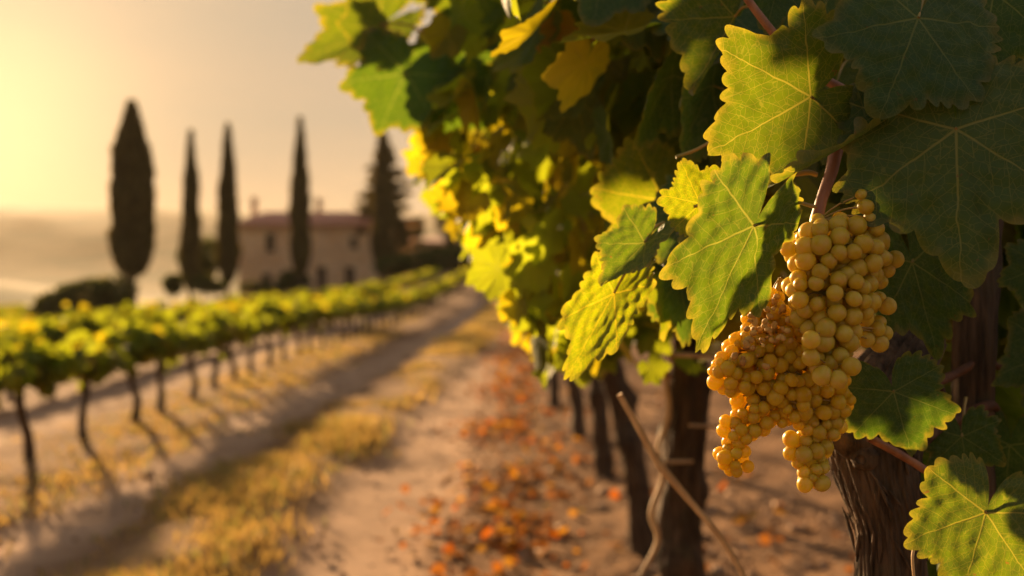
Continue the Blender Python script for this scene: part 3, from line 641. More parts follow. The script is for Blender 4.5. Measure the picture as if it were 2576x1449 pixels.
for i, y in enumerate(V2Y):
    r = np.random.default_rng(500+i); x = [.475, .60, .575, .50][i] if i < 4 else row2_x(y)
    lab = V2L[i] if i < 4 else 'golden backlit vine far down the tall row beside the track'
    e = empty('tall_vine', (x, y, ground_at(x, y)), lab, 'vine', 'tall vines along the right of the track')
    y0 = 1.95 if i == 0 else (V2Y[i-1]+y)/2; y1 = (y+V2Y[i+1])/2 if i+1 < len(V2Y) else y+1.5
    n = int([2000, 2200, 1700, 1250, 1000, 800, 700, 600, 500, 450, 400, 400][i]); P = canopy_points(y0, y1, n, r); px = 1288+P[:, 0]/P[:, 1]*FPX; P = P[px > 1065+.25*np.clip(680-(680-(P[:, 2]-H)/P[:, 1]*FPX)-420, 0, 300)]; P = P[~in_gap(P)]; n = len(P); tip, nor = mass_dirs(P, r)
    leaf_mass('crown', P, r.uniform(.038, .078, n)*(1 if i < 5 else 1.15), tip, nor, tints(n, .40, r), M['crown_leaf'], e, low=i > 2)
    z0 = ground_at(x, y)
    if i == 0: pts = [(x+.015, y, z0-.1), (x+.01, y, .35), (x-.005, y, .7), (x+.0, y, .98), (x+.03, y+.02, 1.35)]; rr = [.085, .066, .056, .054, .05]
    elif i == 1: pts = [(x+.02, y, z0-.1), (x-.01, y, .3), (x-.09, y, .65), (x-.16, y+.03, 1.0), (x-.1, y+.05, 1.4)]; rr = [.075, .06, .055, .05, .04]
    else: pts = [(x+.03, y, z0-.1), (x, y, .35), (x-.03-.04*(i % 2), y, .7), (x-.03, y, 1.0), (x+.02, y, 1.4)]; rr = [.07, .055, .05, .05, .035]
    pts = [tuple(np.array(q_)+(r.normal(0, .014, 3) if 0 < k_ < 4 else 0)) for k_, q_ in enumerate(pts)]
    V_, F_ = tube(pts, rr, 60 if i < 3 else 16, 20 if i < 3 else 6, .26, 40+i, freq=9, knots=[(.62, 3.0, .06, .03), (.95, .6, .05, .028), (.8, 5.0, .05, .03)] if i < 3 else ()); mk('trunk', V_, F_, M['bark'], e)
    mb = MB()
    for s_ in range(4):
        a = np.array(pts[-2])+np.array([0, 0, .05*s_]); b = a+np.array([r.uniform(-.35, .1), r.uniform(-.5, .5), r.uniform(.4, .9)]); V_, F_ = tube([a, (a+b)/2+r.normal(0, .05, 3), b], [.010, .006, .003], 7, 5); mb.raw(V_, F_)
    mb.build('cane', M['cane'], e, smooth=True)
    if i == 0:
        mb = MB()   # dry tendril hanging beside the trunk, stubs lit by the sun
        V_, F_ = tube([at(1672, 935, 2.3), at(1682, 1040, 2.3), at(1655, 1125, 2.3), at(1668, 1200, 2.3), at(1640, 1290, 2.3), at(1655, 1360, 2.3), at(1610, 1449, 2.3)], [.006, .007, .005, .007, .008, .007, .004], 8, 6); mb.raw(V_, F_)
        V_, F_ = tube([at(1735, 1070, 2.35), at(1850, 1075, 2.5)], [.004, .004], 6, 3); mb.raw(V_, F_)
        V_, F_ = tube([at(1660, 1163, 2.3), at(1740, 1161, 2.5)], [.005, .005], 6, 3); mb.raw(V_, F_)
        mb.build('dry_tendril', M['straw'], e, smooth=True)
        V_, F_ = tube([at(1690, 893, 1.9), at(1745, 894, 1.9), at(1815, 900, 1.9)], [.0045, .0045, .004], 8, 5); mk('cane_stub', V_, F_, M['straw'], e)  # stub of cane; pale straw colour stands for the sun on it

# ------------------------------------------------------------------ the near vine: trunk, canes, leaves
V1 = empty('grape_vine', (at(2250, 1449, 1.13)[0], 1.13, 0.0), 'old vine with gnarled bark and big shaded leaves, carrying the grapes', 'vine')
b = at(2262, 1700, 1.13)
tp = [(b[0]+.015, 1.14, -.1), (b[0]+.01, 1.14, .35), b, at(2244, 1449, 1.13), at(2236, 1320, 1.13), at(2214, 1225, 1.13), at(2200, 1150, 1.14), at(2200, 1080, 1.15), at(2212, 1000, 1.17), at(2250, 930, 1.19), at(2320, 840, 1.22)]
tr_ = [.052, .044, .041, .0385, .0385, .041, .048, .053, .050, .042, .030]
V_, F_ = tube(tp, tr_, 200, 44, .15, 11, freq=13, knots=[(1.02, 2.2, .025, .012)])
mbk = MB(); mbk.raw(V_, F_); r = np.random.default_rng(66); cen = catmull(np.array(tp), 10); rdc = np.interp(np.linspace(0, 1, len(cen)), np.linspace(0, 1, len(tr_)), tr_)
for _ in range(64):        # loose fibres and peeling strips of bark
    a = r.uniform(0, 2*math.pi); i0 = int(r.integers(18, len(cen)-22)); k_ = int(r.integers(4, 14)); ii = np.arange(i0, i0+k_); off = np.stack([np.cos(a+np.linspace(0, r.normal(0, .25), k_)), np.sin(a+np.linspace(0, r.normal(0, .25), k_)), np.zeros(k_)], -1)
    lift = 1.0+.10*np.linspace(0, 1, k_)**2*r.random(); Vb, Fb = tube(cen[ii]+off*(rdc[ii]*lift)[:, None], np.interp(np.linspace(0, 1, k_), [0, .3, .8, 1], [.0006, r.uniform(.0015, .0035), .0018, .0004]), 7, 3, .2, int(r.integers(99))); mbk.raw(Vb, Fb)
V_ = np.concatenate(mbk.V); F_ = [np.array(v) for v in mbk.F.values()]
trunk = mk('trunk', V_, F_, M['bark'], V1)
mb = MB()
for P, r_ in (([at(2160, 1110, 1.12), at(2120, 1100, 1.11), at(2100, 1085, 1.11)], [.028, .020, .011]), ([at(2250, 1090, 1.12), at(2320, 1070, 1.13), at(2362, 1062, 1.15)], [.036, .020, .010]),
              ([at(2175, 1150, 1.10), at(2168, 1154, 1.09), at(2165, 1156, 1.086)], [.016, .012, .006])):
    V_, F_ = tube(P, r_, 40, 10, .2, 23); mb.raw(V_, F_)
mb.build('knot', M['bark'], trunk, smooth=True)
def cane(pts, rad, mat='cane', name='cane', parent=V1, label=None, nseg=14):
    V_, F_ = tube([at(*p) for p in pts], rad, nseg, 10, .05, len(pts)); o = mk(name, V_, F_, M[mat], parent)
    if label: o['label'] = label
    return o
cane([(1840, -60, 1.06), (1885, 5, 1.06), (1935, 70, 1.06), (1985, 125, 1.06), (2060, 190, 1.07), (2140, 235, 1.06), (2170, 262, 1.05)], [.0042, .0042, .0045, .0045, .0048, .005, .005])
cane([(2300, 120, 1.12), (2225, 205, 1.08), (2168, 270, 1.04), (2135, 320, 1.03), (2112, 345, 1.02), (2105, 368, 1.02), (2092, 430, 1.01), (2068, 500, 1.0), (2052, 560, .995)], [.0062, .0062, .0062, .0066, .0086, .0078, .0064, .0058, .0066], label='thick reddish cane the grapes hang from')
cane([(2048, 258, 1.0), (2072, 290, 1.005), (2108, 335, 1.015)], [.0026, .003, .0042], 'cane')
cane([(1835, 502, 1.03), (1900, 470, 1.03), (1970, 445, 1.02), (2030, 434, 1.02), (2056, 440, 1.02)], [.0022, .0026, .0028, .003, .0026], 'cane_green')
cane([(1745, 520, 1.05), (1790, 508, 1.05), (1840, 500, 1.035)], [.0018, .002, .0024], 'cane_green')
cane([(1700, 395, 1.15), (1755, 375, 1.15), (1805, 345, 1.16)], [.002, .002, .002], 'cane_green')
cane([(1860, 270, 1.34), (1960, 315, 1.34)], [.0015, .002], 'cane_green')
cane([(2185, 1100, 1.08), (2250, 1135, 1.08), (2300, 1165, 1.08), (2352, 1200, 1.08), (2400, 1240, 1.1)], [.005, .0048, .0046, .0046, .0044])
cane([(1558, 992, 1.5), (1600, 1065, 1.5), (1650, 1155, 1.5), (1668, 1180, 1.5), (1740, 1265, 1.5), (1815, 1355, 1.5), (1880, 1462, 1.5)], [.0046, .0052, .0058, .0068, .0052, .005, .004], 'straw', 'dry_cane', label='straw coloured dry cane slanting down')
cane([(2300, 1460, 1.02), (2296, 1400, 1.02), (2306, 1350, 1.03), (2315, 1310, 1.04), (2330, 1298, 1.04), (2368, 1290, 1.05)], [.0014, .0016, .0018, .0035, .0068, .006], 'straw', 'dry_twig')
cane([(1000, 58, 2.31), (1040, 68, 2.31), (1075, 88, 2.31), (1115, 120, 2.35), (1180, 124, 2.38), (1248, 125, 2.40)], [.0028, .003, .0042, .004, .0035, .004])
cane([(1020, 180, 2.27), (1060, 150, 2.31), (1118, 122, 2.35)], [.0026, .0028, .003])
cane([(955, 62, 2.24), (995, 58, 2.24), (1035, 65, 2.31)], [.0016, .0016, .0018])
cane([(960, 62, 2.24), (985, 78, 2.24), (1030, 80, 2.30)], [.0014, .0014, .0014])
cane([(1315, 10, 2.0), (1390, 5, 2.0), (1500, -20, 2.0)], [.005, .005, .005])

DK = (.8, .95, .95); OL = (1.2, 1.1, .8); YL = (1.9, 1.5, .7); YY = (2.9, 2.2, .6)  # leaf tints; dark ones carry shade, olive and yellow ones backlight, as colour
hl = lambda *a, **k: hero_leaf(V1, *a, **k)
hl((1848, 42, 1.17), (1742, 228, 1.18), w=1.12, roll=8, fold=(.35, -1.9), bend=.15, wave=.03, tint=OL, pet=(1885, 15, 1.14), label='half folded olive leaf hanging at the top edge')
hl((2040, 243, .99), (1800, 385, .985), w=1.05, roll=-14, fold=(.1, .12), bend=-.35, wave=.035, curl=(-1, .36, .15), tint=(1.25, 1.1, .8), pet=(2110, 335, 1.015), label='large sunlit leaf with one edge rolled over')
hl((1795, 215, 1.36), (1655, 430, 1.34), w=.72, roll=-48, fold=(.3, .3), bend=.5, wave=.03, tint=(.95, 1.05, 1.3), pet=(1860, 270, 1.34), label='grey sheened leaf seen almost edge on')  # bluish tint puts the sky's sheen into the leaf colour
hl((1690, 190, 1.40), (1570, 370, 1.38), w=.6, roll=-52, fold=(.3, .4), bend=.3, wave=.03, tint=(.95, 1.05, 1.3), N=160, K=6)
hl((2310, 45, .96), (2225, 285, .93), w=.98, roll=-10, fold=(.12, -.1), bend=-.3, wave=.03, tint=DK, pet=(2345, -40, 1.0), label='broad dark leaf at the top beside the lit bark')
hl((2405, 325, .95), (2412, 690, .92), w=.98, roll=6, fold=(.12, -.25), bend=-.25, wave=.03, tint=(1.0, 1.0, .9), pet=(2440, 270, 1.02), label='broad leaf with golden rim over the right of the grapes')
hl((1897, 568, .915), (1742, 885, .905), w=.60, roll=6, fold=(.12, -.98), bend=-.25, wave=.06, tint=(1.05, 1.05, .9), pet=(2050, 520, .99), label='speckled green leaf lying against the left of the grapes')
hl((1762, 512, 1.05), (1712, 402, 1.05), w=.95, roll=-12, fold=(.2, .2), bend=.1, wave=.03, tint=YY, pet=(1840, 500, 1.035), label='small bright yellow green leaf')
hl((1745, 522, 1.30), (1655, 655, 1.28), w=.85, roll=35, fold=(.3, .5), bend=-.2, wave=.04, curl=(-1, .30, .10), tint=(.95, 1.05, 1.2), pet=(1840, 500, 1.035), label='grey green leaf with a pale rolled edge')  # same bluish tint, sky reflection given as leaf colour
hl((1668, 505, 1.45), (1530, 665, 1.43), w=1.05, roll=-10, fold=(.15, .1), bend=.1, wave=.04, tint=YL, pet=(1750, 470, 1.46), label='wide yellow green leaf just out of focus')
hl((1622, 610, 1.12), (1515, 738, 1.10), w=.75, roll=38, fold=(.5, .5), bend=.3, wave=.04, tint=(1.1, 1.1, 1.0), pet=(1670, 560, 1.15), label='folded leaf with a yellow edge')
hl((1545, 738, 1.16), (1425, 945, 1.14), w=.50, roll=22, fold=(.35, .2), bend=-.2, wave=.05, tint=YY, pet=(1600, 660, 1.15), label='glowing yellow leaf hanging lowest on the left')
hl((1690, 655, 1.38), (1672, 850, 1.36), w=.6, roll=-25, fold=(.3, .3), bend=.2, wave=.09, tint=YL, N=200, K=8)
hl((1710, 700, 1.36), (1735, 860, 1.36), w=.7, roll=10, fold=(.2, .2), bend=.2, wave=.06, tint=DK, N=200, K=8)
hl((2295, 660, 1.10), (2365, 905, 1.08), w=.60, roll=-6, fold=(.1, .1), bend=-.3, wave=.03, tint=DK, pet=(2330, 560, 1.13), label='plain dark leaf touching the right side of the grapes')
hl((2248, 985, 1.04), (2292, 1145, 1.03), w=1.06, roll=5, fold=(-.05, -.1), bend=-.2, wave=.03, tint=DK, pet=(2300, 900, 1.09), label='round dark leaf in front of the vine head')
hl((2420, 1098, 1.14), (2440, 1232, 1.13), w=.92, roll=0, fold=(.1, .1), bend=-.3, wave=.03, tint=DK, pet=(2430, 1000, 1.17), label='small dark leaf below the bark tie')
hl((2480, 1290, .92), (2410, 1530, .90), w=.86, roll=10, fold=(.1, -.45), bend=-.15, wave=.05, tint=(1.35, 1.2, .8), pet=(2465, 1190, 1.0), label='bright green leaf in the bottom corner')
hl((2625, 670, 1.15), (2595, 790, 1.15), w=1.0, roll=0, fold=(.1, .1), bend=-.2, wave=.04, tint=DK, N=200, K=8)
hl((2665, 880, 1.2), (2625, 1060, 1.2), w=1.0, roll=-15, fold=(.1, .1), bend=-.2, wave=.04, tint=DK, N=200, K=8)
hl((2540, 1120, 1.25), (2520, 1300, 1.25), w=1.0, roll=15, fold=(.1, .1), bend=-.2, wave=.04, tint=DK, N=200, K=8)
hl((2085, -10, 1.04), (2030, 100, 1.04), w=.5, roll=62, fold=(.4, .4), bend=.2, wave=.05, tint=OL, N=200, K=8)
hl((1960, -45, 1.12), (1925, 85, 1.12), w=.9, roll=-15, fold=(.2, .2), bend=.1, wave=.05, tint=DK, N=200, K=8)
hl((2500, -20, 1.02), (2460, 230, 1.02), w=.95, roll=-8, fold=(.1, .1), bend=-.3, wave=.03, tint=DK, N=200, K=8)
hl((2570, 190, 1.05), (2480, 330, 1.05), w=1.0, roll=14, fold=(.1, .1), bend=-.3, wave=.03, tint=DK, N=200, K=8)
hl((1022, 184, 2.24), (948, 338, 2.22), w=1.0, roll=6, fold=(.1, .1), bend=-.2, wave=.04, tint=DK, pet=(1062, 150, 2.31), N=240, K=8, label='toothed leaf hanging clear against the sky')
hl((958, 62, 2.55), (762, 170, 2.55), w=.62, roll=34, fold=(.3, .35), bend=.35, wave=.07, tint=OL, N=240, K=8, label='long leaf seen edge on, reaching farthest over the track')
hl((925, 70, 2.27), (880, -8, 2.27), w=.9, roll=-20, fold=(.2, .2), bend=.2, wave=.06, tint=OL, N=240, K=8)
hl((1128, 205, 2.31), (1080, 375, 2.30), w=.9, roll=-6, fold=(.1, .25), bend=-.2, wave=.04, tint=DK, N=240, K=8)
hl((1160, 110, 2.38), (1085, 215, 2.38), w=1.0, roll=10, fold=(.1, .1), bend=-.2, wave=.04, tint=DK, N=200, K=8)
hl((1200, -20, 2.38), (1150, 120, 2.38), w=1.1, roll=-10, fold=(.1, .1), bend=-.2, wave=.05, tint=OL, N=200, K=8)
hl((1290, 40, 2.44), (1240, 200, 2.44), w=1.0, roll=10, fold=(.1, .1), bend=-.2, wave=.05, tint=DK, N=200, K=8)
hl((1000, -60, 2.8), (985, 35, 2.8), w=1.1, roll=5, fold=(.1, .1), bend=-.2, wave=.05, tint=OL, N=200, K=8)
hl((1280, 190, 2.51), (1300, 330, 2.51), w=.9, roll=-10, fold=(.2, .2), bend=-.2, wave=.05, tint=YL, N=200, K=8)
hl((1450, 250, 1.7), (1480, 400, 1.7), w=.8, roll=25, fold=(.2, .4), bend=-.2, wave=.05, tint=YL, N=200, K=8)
# further leaves of the near vine, set among the shaded ones
r = np.random.default_rng(77); cnt = 0
while cnt < 40:
    px, py = r.uniform(1420, 2650), r.uniform(-140, 1400)
    if (py > 560 and px < 2290) or (px < 1560 and py > 420): continue
    Y = r.uniform(1.18, 1.6)
    if px < 1900 and py < 560: Y = r.uniform(1.3, 1.75)
    if px > 2290 and py > 480: Y = r.uniform(1.42, 1.7)
    P = (px, py, Y); ln = r.uniform(110, 230)/Y*1.1; a = r.normal(.12, .5); T = (px-ln*math.sin(a), py+ln*math.cos(a), Y+r.normal(0, .03))
    if in_gap([at(*P), (at(*P)+at(*T))/2], .10).any(): continue
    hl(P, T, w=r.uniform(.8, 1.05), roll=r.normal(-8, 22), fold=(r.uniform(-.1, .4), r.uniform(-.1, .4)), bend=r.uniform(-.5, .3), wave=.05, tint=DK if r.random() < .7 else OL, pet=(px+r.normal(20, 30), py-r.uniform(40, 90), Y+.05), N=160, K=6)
    cnt += 1
n = 900; P = canopy_points(1.35, 2.1, n, r, .95, 2.5); px = 1288+P[:, 0]/P[:, 1]*FPX; py = 680-(P[:, 2]-H)/P[:, 1]*FPX
ok = (px > 1430-.2*(680-py).clip(0)) & ((py < 560) | (px > 2310)) & ((py < 400) | (px > 1640)); P = P[ok]
q = np.stack([r.uniform(.55, 1.25, 700), r.uniform(1.35, 2.3, 700), r.uniform(.75, 1.5, 700)], -1); px = 1288+q[:, 0]/q[:, 1]*FPX; q = q[px > 2330]; P = np.vstack([P, q])
q = np.stack([r.uniform(.2, 1.3, 700), r.uniform(1.5, 2.2, 700), r.uniform(1.35, 2.3, 700)], -1); px = 1288+q[:, 0]/q[:, 1]*FPX; q = q[px > 1560]; P = np.vstack([P, q])
P = P[~in_gap(P)]; n = len(P); tip, nor = mass_dirs(P, r); leaf_mass('crown', P, r.uniform(.06, .10, n), tip, nor, tints(n, .2, r), M['crown_leaf'], V1)

# upright trunk bound with ties, right of the grapes
U = empty('grape_vine', (at(2450, 900, 1.27)[0], 1.27, 0), 'upright dark vine trunk with brown ties, half hidden by leaves right of the grapes', 'vine')
u0 = at(2446, 1100, 1.27)
V_, F_ = tube([(u0[0]+.02, 1.28, -.1), (u0[0]+.01, 1.28, .5), u0+np.array([0, 0, -.15]), u0, at(2450, 1000, 1.27), at(2455, 850, 1.27), at(2462, 650, 1.28), at(2470, 400, 1.3), at(2475, 150, 1.3), at(2480, -200, 1.32)],
              [.045, .034, .028, .027, .0255, .026, .0265, .026, .026, .025], 110, 24, .10, 31, freq=9); mk('trunk', V_, F_, M['bark'], U)
for P, rr in (([(2335, 975, 1.2), (2365, 958, 1.22), (2400, 942, 1.235), (2432, 925, 1.238), (2448, 912, 1.24)], [.004, .0065, .0055, .0055, .003]),
              ([(2310, 1085, 1.19), (2350, 1080, 1.2), (2390, 1062, 1.22), (2440, 1040, 1.235), (2490, 1020, 1.245), (2510, 1030, 1.27)], [.005, .008, .0075, .008, .007, .004]),
              ([(2360, 960, 1.2), (2378, 1000, 1.2), (2385, 1050, 1.21)], [.004, .003, .004]), ([(2490, 915, 1.27), (2520, 925, 1.28), (2560, 945, 1.3)], [.006, .005, .004])):
    cane(P, rr, 'tie', 'tie', U)
V_, F_ = tube([at(2452, 80, 1.262), at(2458, 120, 1.255), at(2462, 165, 1.252), at(2456, 205, 1.256), at(2450, 240, 1.262)], [.002, .006, .0075, .006, .0015], 24, 8, .25, 3); mk('lit_bark_patch', V_, F_, M['straw'], U)  # added straw-coloured piece standing for a sunlit patch of bark

# ------------------------------------------------------------------ grapes
def berry_mesh(seed, stretch):
    nu, nv = 26, 18; r = np.random.default_rng(seed); th = np.linspace(0, math.pi, nv); ph = np.arange(nu)/nu*2*math.pi
    T_, P_ = np.meshgrid(th, ph, indexing='ij'); V = np.stack([np.sin(T_)*np.cos(P_), np.sin(T_)*np.sin(P_), np.cos(T_)*stretch], -1).reshape(-1, 3)
    V *= (1+.05*(fbm(V*1.3+seed, 2, seed)-.5))[:, None]; zc = np.clip((-V[:, 2]/stretch-.975)/.025, 0, 1); V[:, 2] += zc*.035
    i = np.arange(nv-1)[:, None]*nu; j = np.arange(nu)[None]; jn = (j+1) % nu
    F = np.stack([i+j, i+nu+j, i+nu+jn, i+jn], -1).reshape(-1, 4)
    o = mk('berry', V*.0083, F, None, link=False, floats={'scar': np.clip((-V[:, 2]/stretch-.965)/.03, 0, 1)}); return o.data
BM = [berry_mesh(i, s) for i, s in enumerate((1.0, 1.06, 1.12, .96, 1.03))]
BMS = [m_.copy() for m_ in BM]
for m_ in BM: m_.materials.append(M['berry'])
for m_ in BMS: m_.materials.append(M['berry_small_lit'])
def bunch(label, blobs, Y, r0, depth, spine, seed, small=False, extra=(), maxn=100, jit=.09, pack=1.42):
    """blobs: (px,py,rx,ry,dY) ellipsoids on the picture grid; berries packed over their joint surface"""
    r = np.random.default_rng(seed); E = [(at(a, b_, Y+dY), np.array([rx, 0, ry])/FPX*Y) for a, b_, rx, ry, dY in blobs]
    for c, e in E: e[1] = min(depth, max(.6*e[0], .016))
    lo_ = np.min([c-e for c, e in E], 0); hi_ = np.max([c+e for c, e in E], 0); acc, rad = [], []
    top = at(*spine[0]); ob = empty('grape_bunch', top, label, 'grapes')
    def sdf(p): return np.min([(np.linalg.norm((p-c)/e, axis=1)-1)*e.min() for c, e in E], 0)
    for q in extra: acc.append(at(*q[:3])); rad.append(q[3])
    for lay in (0, 1):
        C = r.uniform(lo_, hi_, (14000, 3)); d = sdf(C); R0 = r0
        C = C[(d < -(.55+1.5*lay)*R0) & (d > -(1.45+1.6*lay)*R0)]; C = C[np.argsort(C[:, 1]+r.normal(0, .008, len(C)))]
        for p_ in C:
            rr = R0*(1+r.normal(0, jit)); rr = min(max(rr, R0*.62), R0*1.25)
            if not acc: acc.append(p_); rad.append(rr); continue
            dd = np.linalg.norm(np.array(acc)-p_, axis=1)
            if np.all(dd > (np.array(rad)+rr)*.5*pack): acc.append(p_); rad.append(rr)
    acc, rad = np.array(acc), np.array(rad); od = np.argsort(acc[:, 1]-rad); acc, rad = acc[od], rad[od]
    sp = np.array([at(*q) for q in spine]); rest = MB()
    for k, (p_, rr) in enumerate(zip(acc, rad)):
        tgt = sp[np.argmin(np.linalg.norm(sp-p_, axis=1))]; up = nrm(tgt-p_+np.array([0, .0, .02])+r.normal(0, .006, 3))
        q_ = Vector(up).to_track_quat('Z', 'Y'); mm = (BMS if small else BM)[k % 5]
        if k < maxn:
            o = bpy.data.objects.new('berry', mm); col.objects.link(o); o.parent = ob; o.location = p_-top; o.rotation_euler = q_.to_euler(); o.scale = (rr/.0083,)*3
        else:
            co = np.empty(len(mm.vertices)*3); mm.vertices.foreach_get('co', co); co = co.reshape(-1, 3)*(rr/.0083)@np.array(q_.to_matrix()).T+p_
            fi = np.empty(len(mm.loops), int); mm.loops.foreach_get('vertex_index', fi); rest.raw(co, [fi.reshape(-1, 4)])
    if rest.n:
        o = rest.build('inner_berries', M['berry_small_lit' if small else 'berry'], ob, smooth=True); o['kind'] = 'stuff'
    mb = MB(); V_, F_ = tube(sp, np.linspace(.0032, .0014, len(sp)), 8, 6); mb.raw(V_, F_)
    for p_ in acc[:170]:
        t_ = sp[np.argmin(np.linalg.norm(sp-p_, axis=1))]; V_, F_ = tube([t_, (t_+p_)/2+np.array([0, 0, .004]), p_], [.0011, .0009, .0012], 5, 3); mb.raw(V_, F_)
    mb.build('stem', M['cane_green'], ob, smooth=True)
    print('bunch', len(acc)); return ob
BA = bunch('largest upper bunch of full round amber grapes hanging from the red cane', [(2100, 640, 145, 105, 0), (2085, 740, 128, 110, -.005), (2085, 850, 85, 90, -.01), (2090, 925, 55, 55, -.012), (2200, 660, 75, 90, .02), (2195, 800, 70, 110, .04)], .985, .0088, .052,
      [(2052, 558, .99), (2075, 640, .985), (2082, 740, .98), (2085, 840, .975), (2090, 930, .972)], 3, extra=[(2168, 490, .975, .006), (2178, 520, .972, .0078), (2192, 548, .975, .0075), (2205, 575, .975, .0078), (2068, 945, .945, .0094), (2108, 955, .942, .0088), (2142, 922, .948, .0090), (2040, 900, .945, .0086), (2040, 855, .94, .0088)])
BB = bunch('ragged lower bunch of small glowing yellow grapes with a tapering tail', [(1935, 780, 55, 60, 0), (1905, 880, 90, 70, 0), (1860, 935, 88, 75, -.01), (1960, 950, 120, 100, 0), (1905, 1025, 78, 72, 0), (2055, 990, 105, 95, .01), (1990, 860, 85, 95, .005), (1985, 1010, 95, 80, .0), (1915, 790, 60, 60, .005), (1860, 1085, 62, 66, 0), (1852, 1150, 56, 62, 0)], 1.02, .0070, .042,
      [(1965, 700, 1.02), (1935, 800, 1.02), (1915, 900, 1.02), (1900, 1000, 1.02), (1865, 1090, 1.02), (1848, 1180, 1.02)], 5, small=True, jit=.15, pack=1.36)
BC = bunch('lowest bunch of packed amber grapes ending in a blunt tip by the trunk', [(2060, 1060, 75, 70, 0), (2035, 1130, 72, 65, 0), (2045, 1195, 52, 52, -.004)], 1.03, .0074, .036,
      [(2050, 990, 1.03), (2045, 1060, 1.03), (2042, 1130, 1.03), (2045, 1210, 1.03)], 8, jit=.14)
# shrivelled bits in the ragged bunch
r = np.random.default_rng(4); P = np.array([at(r.normal(1925, 45), r.normal(820, 45), .985+r.uniform(-.01, .02)) for _ in range(60)])
mb = MB()
for p_ in P:
    rb = r.uniform(.0015, .004); dv_ = nrm(r.normal(size=3))*rb; V_, F_ = tube([p_-dv_*1.3, p_-dv_*.9, p_, p_+dv_*.9, p_+dv_*1.3], [rb*.05, rb*.7, rb, rb*.7, rb*.05], 9, 3, .35, int(r.integers(99))); mb.raw(V_, F_)
mb.build('shrivelled_berries', M['dead'], BB, smooth=True)['kind'] = 'stuff'

# ------------------------------------------------------------------ ground cover
g = G('dry_grass_blades'); t = g.n('Attribute', attribute_name='tint').outputs['Color']
M['grass'] = g.done(g.n('MixShader', {0: .4, 1: g.bsdf(Base_Color=g.mix(1, (.36, .235, .09), t, 'MULTIPLY'), Roughness=.7), 2: g.n('BsdfTranslucent', {'Color': g.mix(1, (.56, .35, .08), t, 'MULTIPLY')}).outputs[0]}).outputs[0])
def blades(xc, yc, n_each, hgt, r, spread=.09):
    k = len(xc)*n_each; X = np.repeat(xc, n_each)+r.normal(0, spread, k); Y = np.repeat(yc, n_each)+r.normal(0, spread, k); h = np.repeat(hgt, n_each)*r.uniform(.4, 1.1, k); Z = gz(X, Y)-.02
    a = r.random(k)*2*math.pi; lean = r.uniform(.1, .9, k)*h; wd = r.uniform(.003, .007, k)*np.clip(Y/6, 1, 3); b = r.random(k)*2*math.pi
    p0 = np.stack([X, Y, Z], -1); s = np.stack([np.cos(b), np.sin(b), 0*b], -1)*wd[:, None]; l = np.stack([np.cos(a), np.sin(a), 0*a], -1)*lean[:, None]; up = np.array([0, 0, 1])*h[:, None]
    V = np.stack([p0-s, p0+s, p0+s*.7+l*.4+up*.6, p0-s*.7+l*.4+up*.6, p0+l+up*.95], 1).reshape(-1, 3); i = np.arange(k)[:, None]*5
    return V, [i+np.array([[0, 1, 2, 3]]), i+np.array([[3, 2, 4]])], np.repeat(r.uniform(.6, 1.25, (k, 1))*np.where(r.random((k, 1)) < .22, np.array([[.55, .85, .7]]), np.array([[1., 1, 1]])), 5, 0)
r = np.random.default_rng(12); nT = 2600
yc = 3.2+38*r.random(nT)**1.7; xc = track_c(yc)+r.normal(0, .15, nT)+.10*np.sin(yc*1.9); cl = fbm(np.stack([xc*1.6, yc*.9, 0*xc], -1), 3, 44); ok = cl > .43; yc, xc, cl = yc[ok], xc[ok], cl[ok]; hg = .035+.42*np.clip(cl-.40, 0, .3)
y2 = 5+30*r.random(480)**1.6; x2 = -3.3+r.normal(0, .3, 480); y3 = 3.5+20*r.random(300)**1.5; x3 = -2.75+r.normal(0, .2, 300)
V_, F_, tn = blades(np.concatenate([xc, x2, x3]), np.concatenate([yc, y2, y3]), 22, np.concatenate([hg, np.full(780, .06)]), r)
tag(mk('dry_grass', V_, F_, M['grass'], tint=tn, smooth=False), 'dry golden grass growing between the wheel tracks and under the vines', 'grass', kind='stuff')
g = G('fallen_leaf'); t = g.n('Attribute', attribute_name='tint').outputs['Color']
M['litter'] = g.done(g.n('MixShader', {0: .3, 1: g.bsdf(Base_Color=t, Roughness=.9, Specular_IOR_Level=.1), 2: g.n('BsdfTranslucent', {'Color': g.mix(1, t, (1.5, 1.1, .6), 'MULTIPLY')}).outputs[0]}).outputs[0])
n = 4200; y = 3.4+26*r.random(n)**1.7; x = -.12+.012*y+r.normal(0, .22, n)+.10*np.sin(y*2.1); n2 = 420; y = np.concatenate([y, 3.3+9*r.random(n2)**1.4]); x = np.concatenate([x, r.uniform(-.4, 1.6, n2)]); n += n2; kp = fbm(np.stack([x*3.2, y*1.6, 0*x], -1), 3, 91)+r.normal(0, .20, n) > .43; x, y = x[kp], y[kp]; n = len(x)
tn = np.array([[.40, .13, .010], [.44, .18, .016], [.26, .12, .03], [.15, .075, .03], [.46, .28, .04], [.20, .11, .045]])[r.integers(0, 6, n)]*r.uniform(.7, 1.2, (n, 1))
P = np.stack([x, y, gz(x, y)+r.uniform(.0, .035, n)], -1); nor = np.stack([r.normal(0, .6, n), r.normal(0, .6, n), np.ones(n)], -1); tip = r.normal(0, 1, (n, 3))*np.array([1, 1, .25])
o = leaf_mass('fallen_leaves', P, r.uniform(.018, .046, n), tip, nor, tn, M['litter'], low=True)
tag(o, 'orange fallen leaves strewn along the edge of the track under the vines', 'leaves', kind='stuff')
M['clod'] = simple('earth_clod', (.16, .09, .05), (.36, .23, .14), 30, .95, .8, .01)
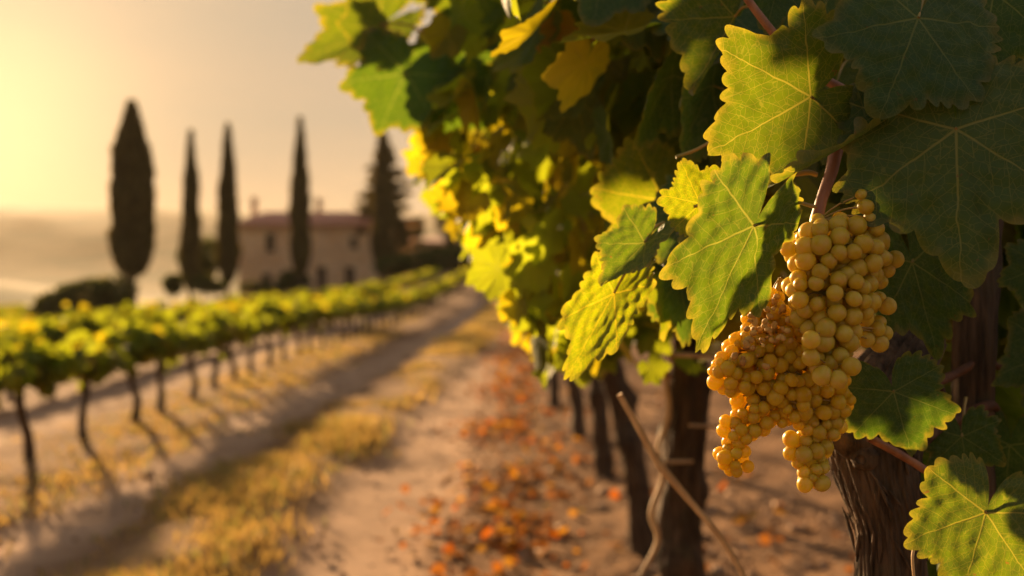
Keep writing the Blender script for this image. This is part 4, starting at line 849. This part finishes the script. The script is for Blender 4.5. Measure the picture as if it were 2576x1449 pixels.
ico = [(0, 0, 1), (.89, 0, .45), (.28, .85, .45), (-.72, .53, .45), (-.72, -.53, .45), (.28, -.85, .45), (.72, .53, -.45), (-.28, .85, -.45), (-.89, 0, -.45), (-.28, -.85, -.45), (.72, -.53, -.45), (0, 0, -1)]
IF = np.array([(0, 1, 2), (0, 2, 3), (0, 3, 4), (0, 4, 5), (0, 5, 1), (1, 6, 2), (2, 7, 3), (3, 8, 4), (4, 9, 5), (5, 10, 1), (2, 6, 7), (3, 7, 8), (4, 8, 9), (5, 9, 10), (1, 10, 6), (11, 7, 6), (11, 8, 7), (11, 9, 8), (11, 10, 9), (11, 6, 10)])
n = 3600; y = 3.3+16*r.random(n)**1.7; x = np.where(r.random(n) < .8, r.uniform(-.35, 1.7, n), r.uniform(-3.2, -.3, n)); s = r.uniform(.006, .022, n)*np.where(r.random(n) < .08, 1.8, 1)
V_ = (np.array(ico)[None]*r.uniform(.6, 1.3, (n, 12, 1))*s[:, None, None]*np.array([1, 1, .7])+np.stack([x, y, gz(x, y)+s*.15], -1)[:, None]).reshape(-1, 3)
tag(mk('gravel', V_, (IF[None]+np.arange(n)[:, None, None]*12).reshape(-1, 3), M['clod'], smooth=True), 'earth clods and small stones scattered over the tilled soil', 'stones', kind='stuff')

# ------------------------------------------------------------------ haze
zmin = float(GZf.min())-1; zmax = float(GZf.max())+2
mb = MB(); mb.box(-4100, 4100, -4100, 4100, zmin, zmax); hz_o = mb.build('haze', None)
hm = bpy.data.materials.new('evening_haze'); hm.use_nodes = True; ht = hm.node_tree; ht.nodes.clear()
ho = ht.nodes.new('ShaderNodeOutputMaterial'); hv = ht.nodes.new('ShaderNodeVolumePrincipled')
hv.inputs['Color'].default_value = (.74, .63, .50, 1); hv.inputs['Density'].default_value = 0.00014; hv.inputs['Anisotropy'].default_value = .12
ht.links.new(hv.outputs[0], ho.inputs['Volume']); hz_o.data.materials.append(hm); tag(hz_o, 'warm evening haze filling the valley air', 'haze', kind='stuff')
for i, k in enumerate(used):
    if not k:
        for o in VAR[i]: bpy.data.objects.remove(o)
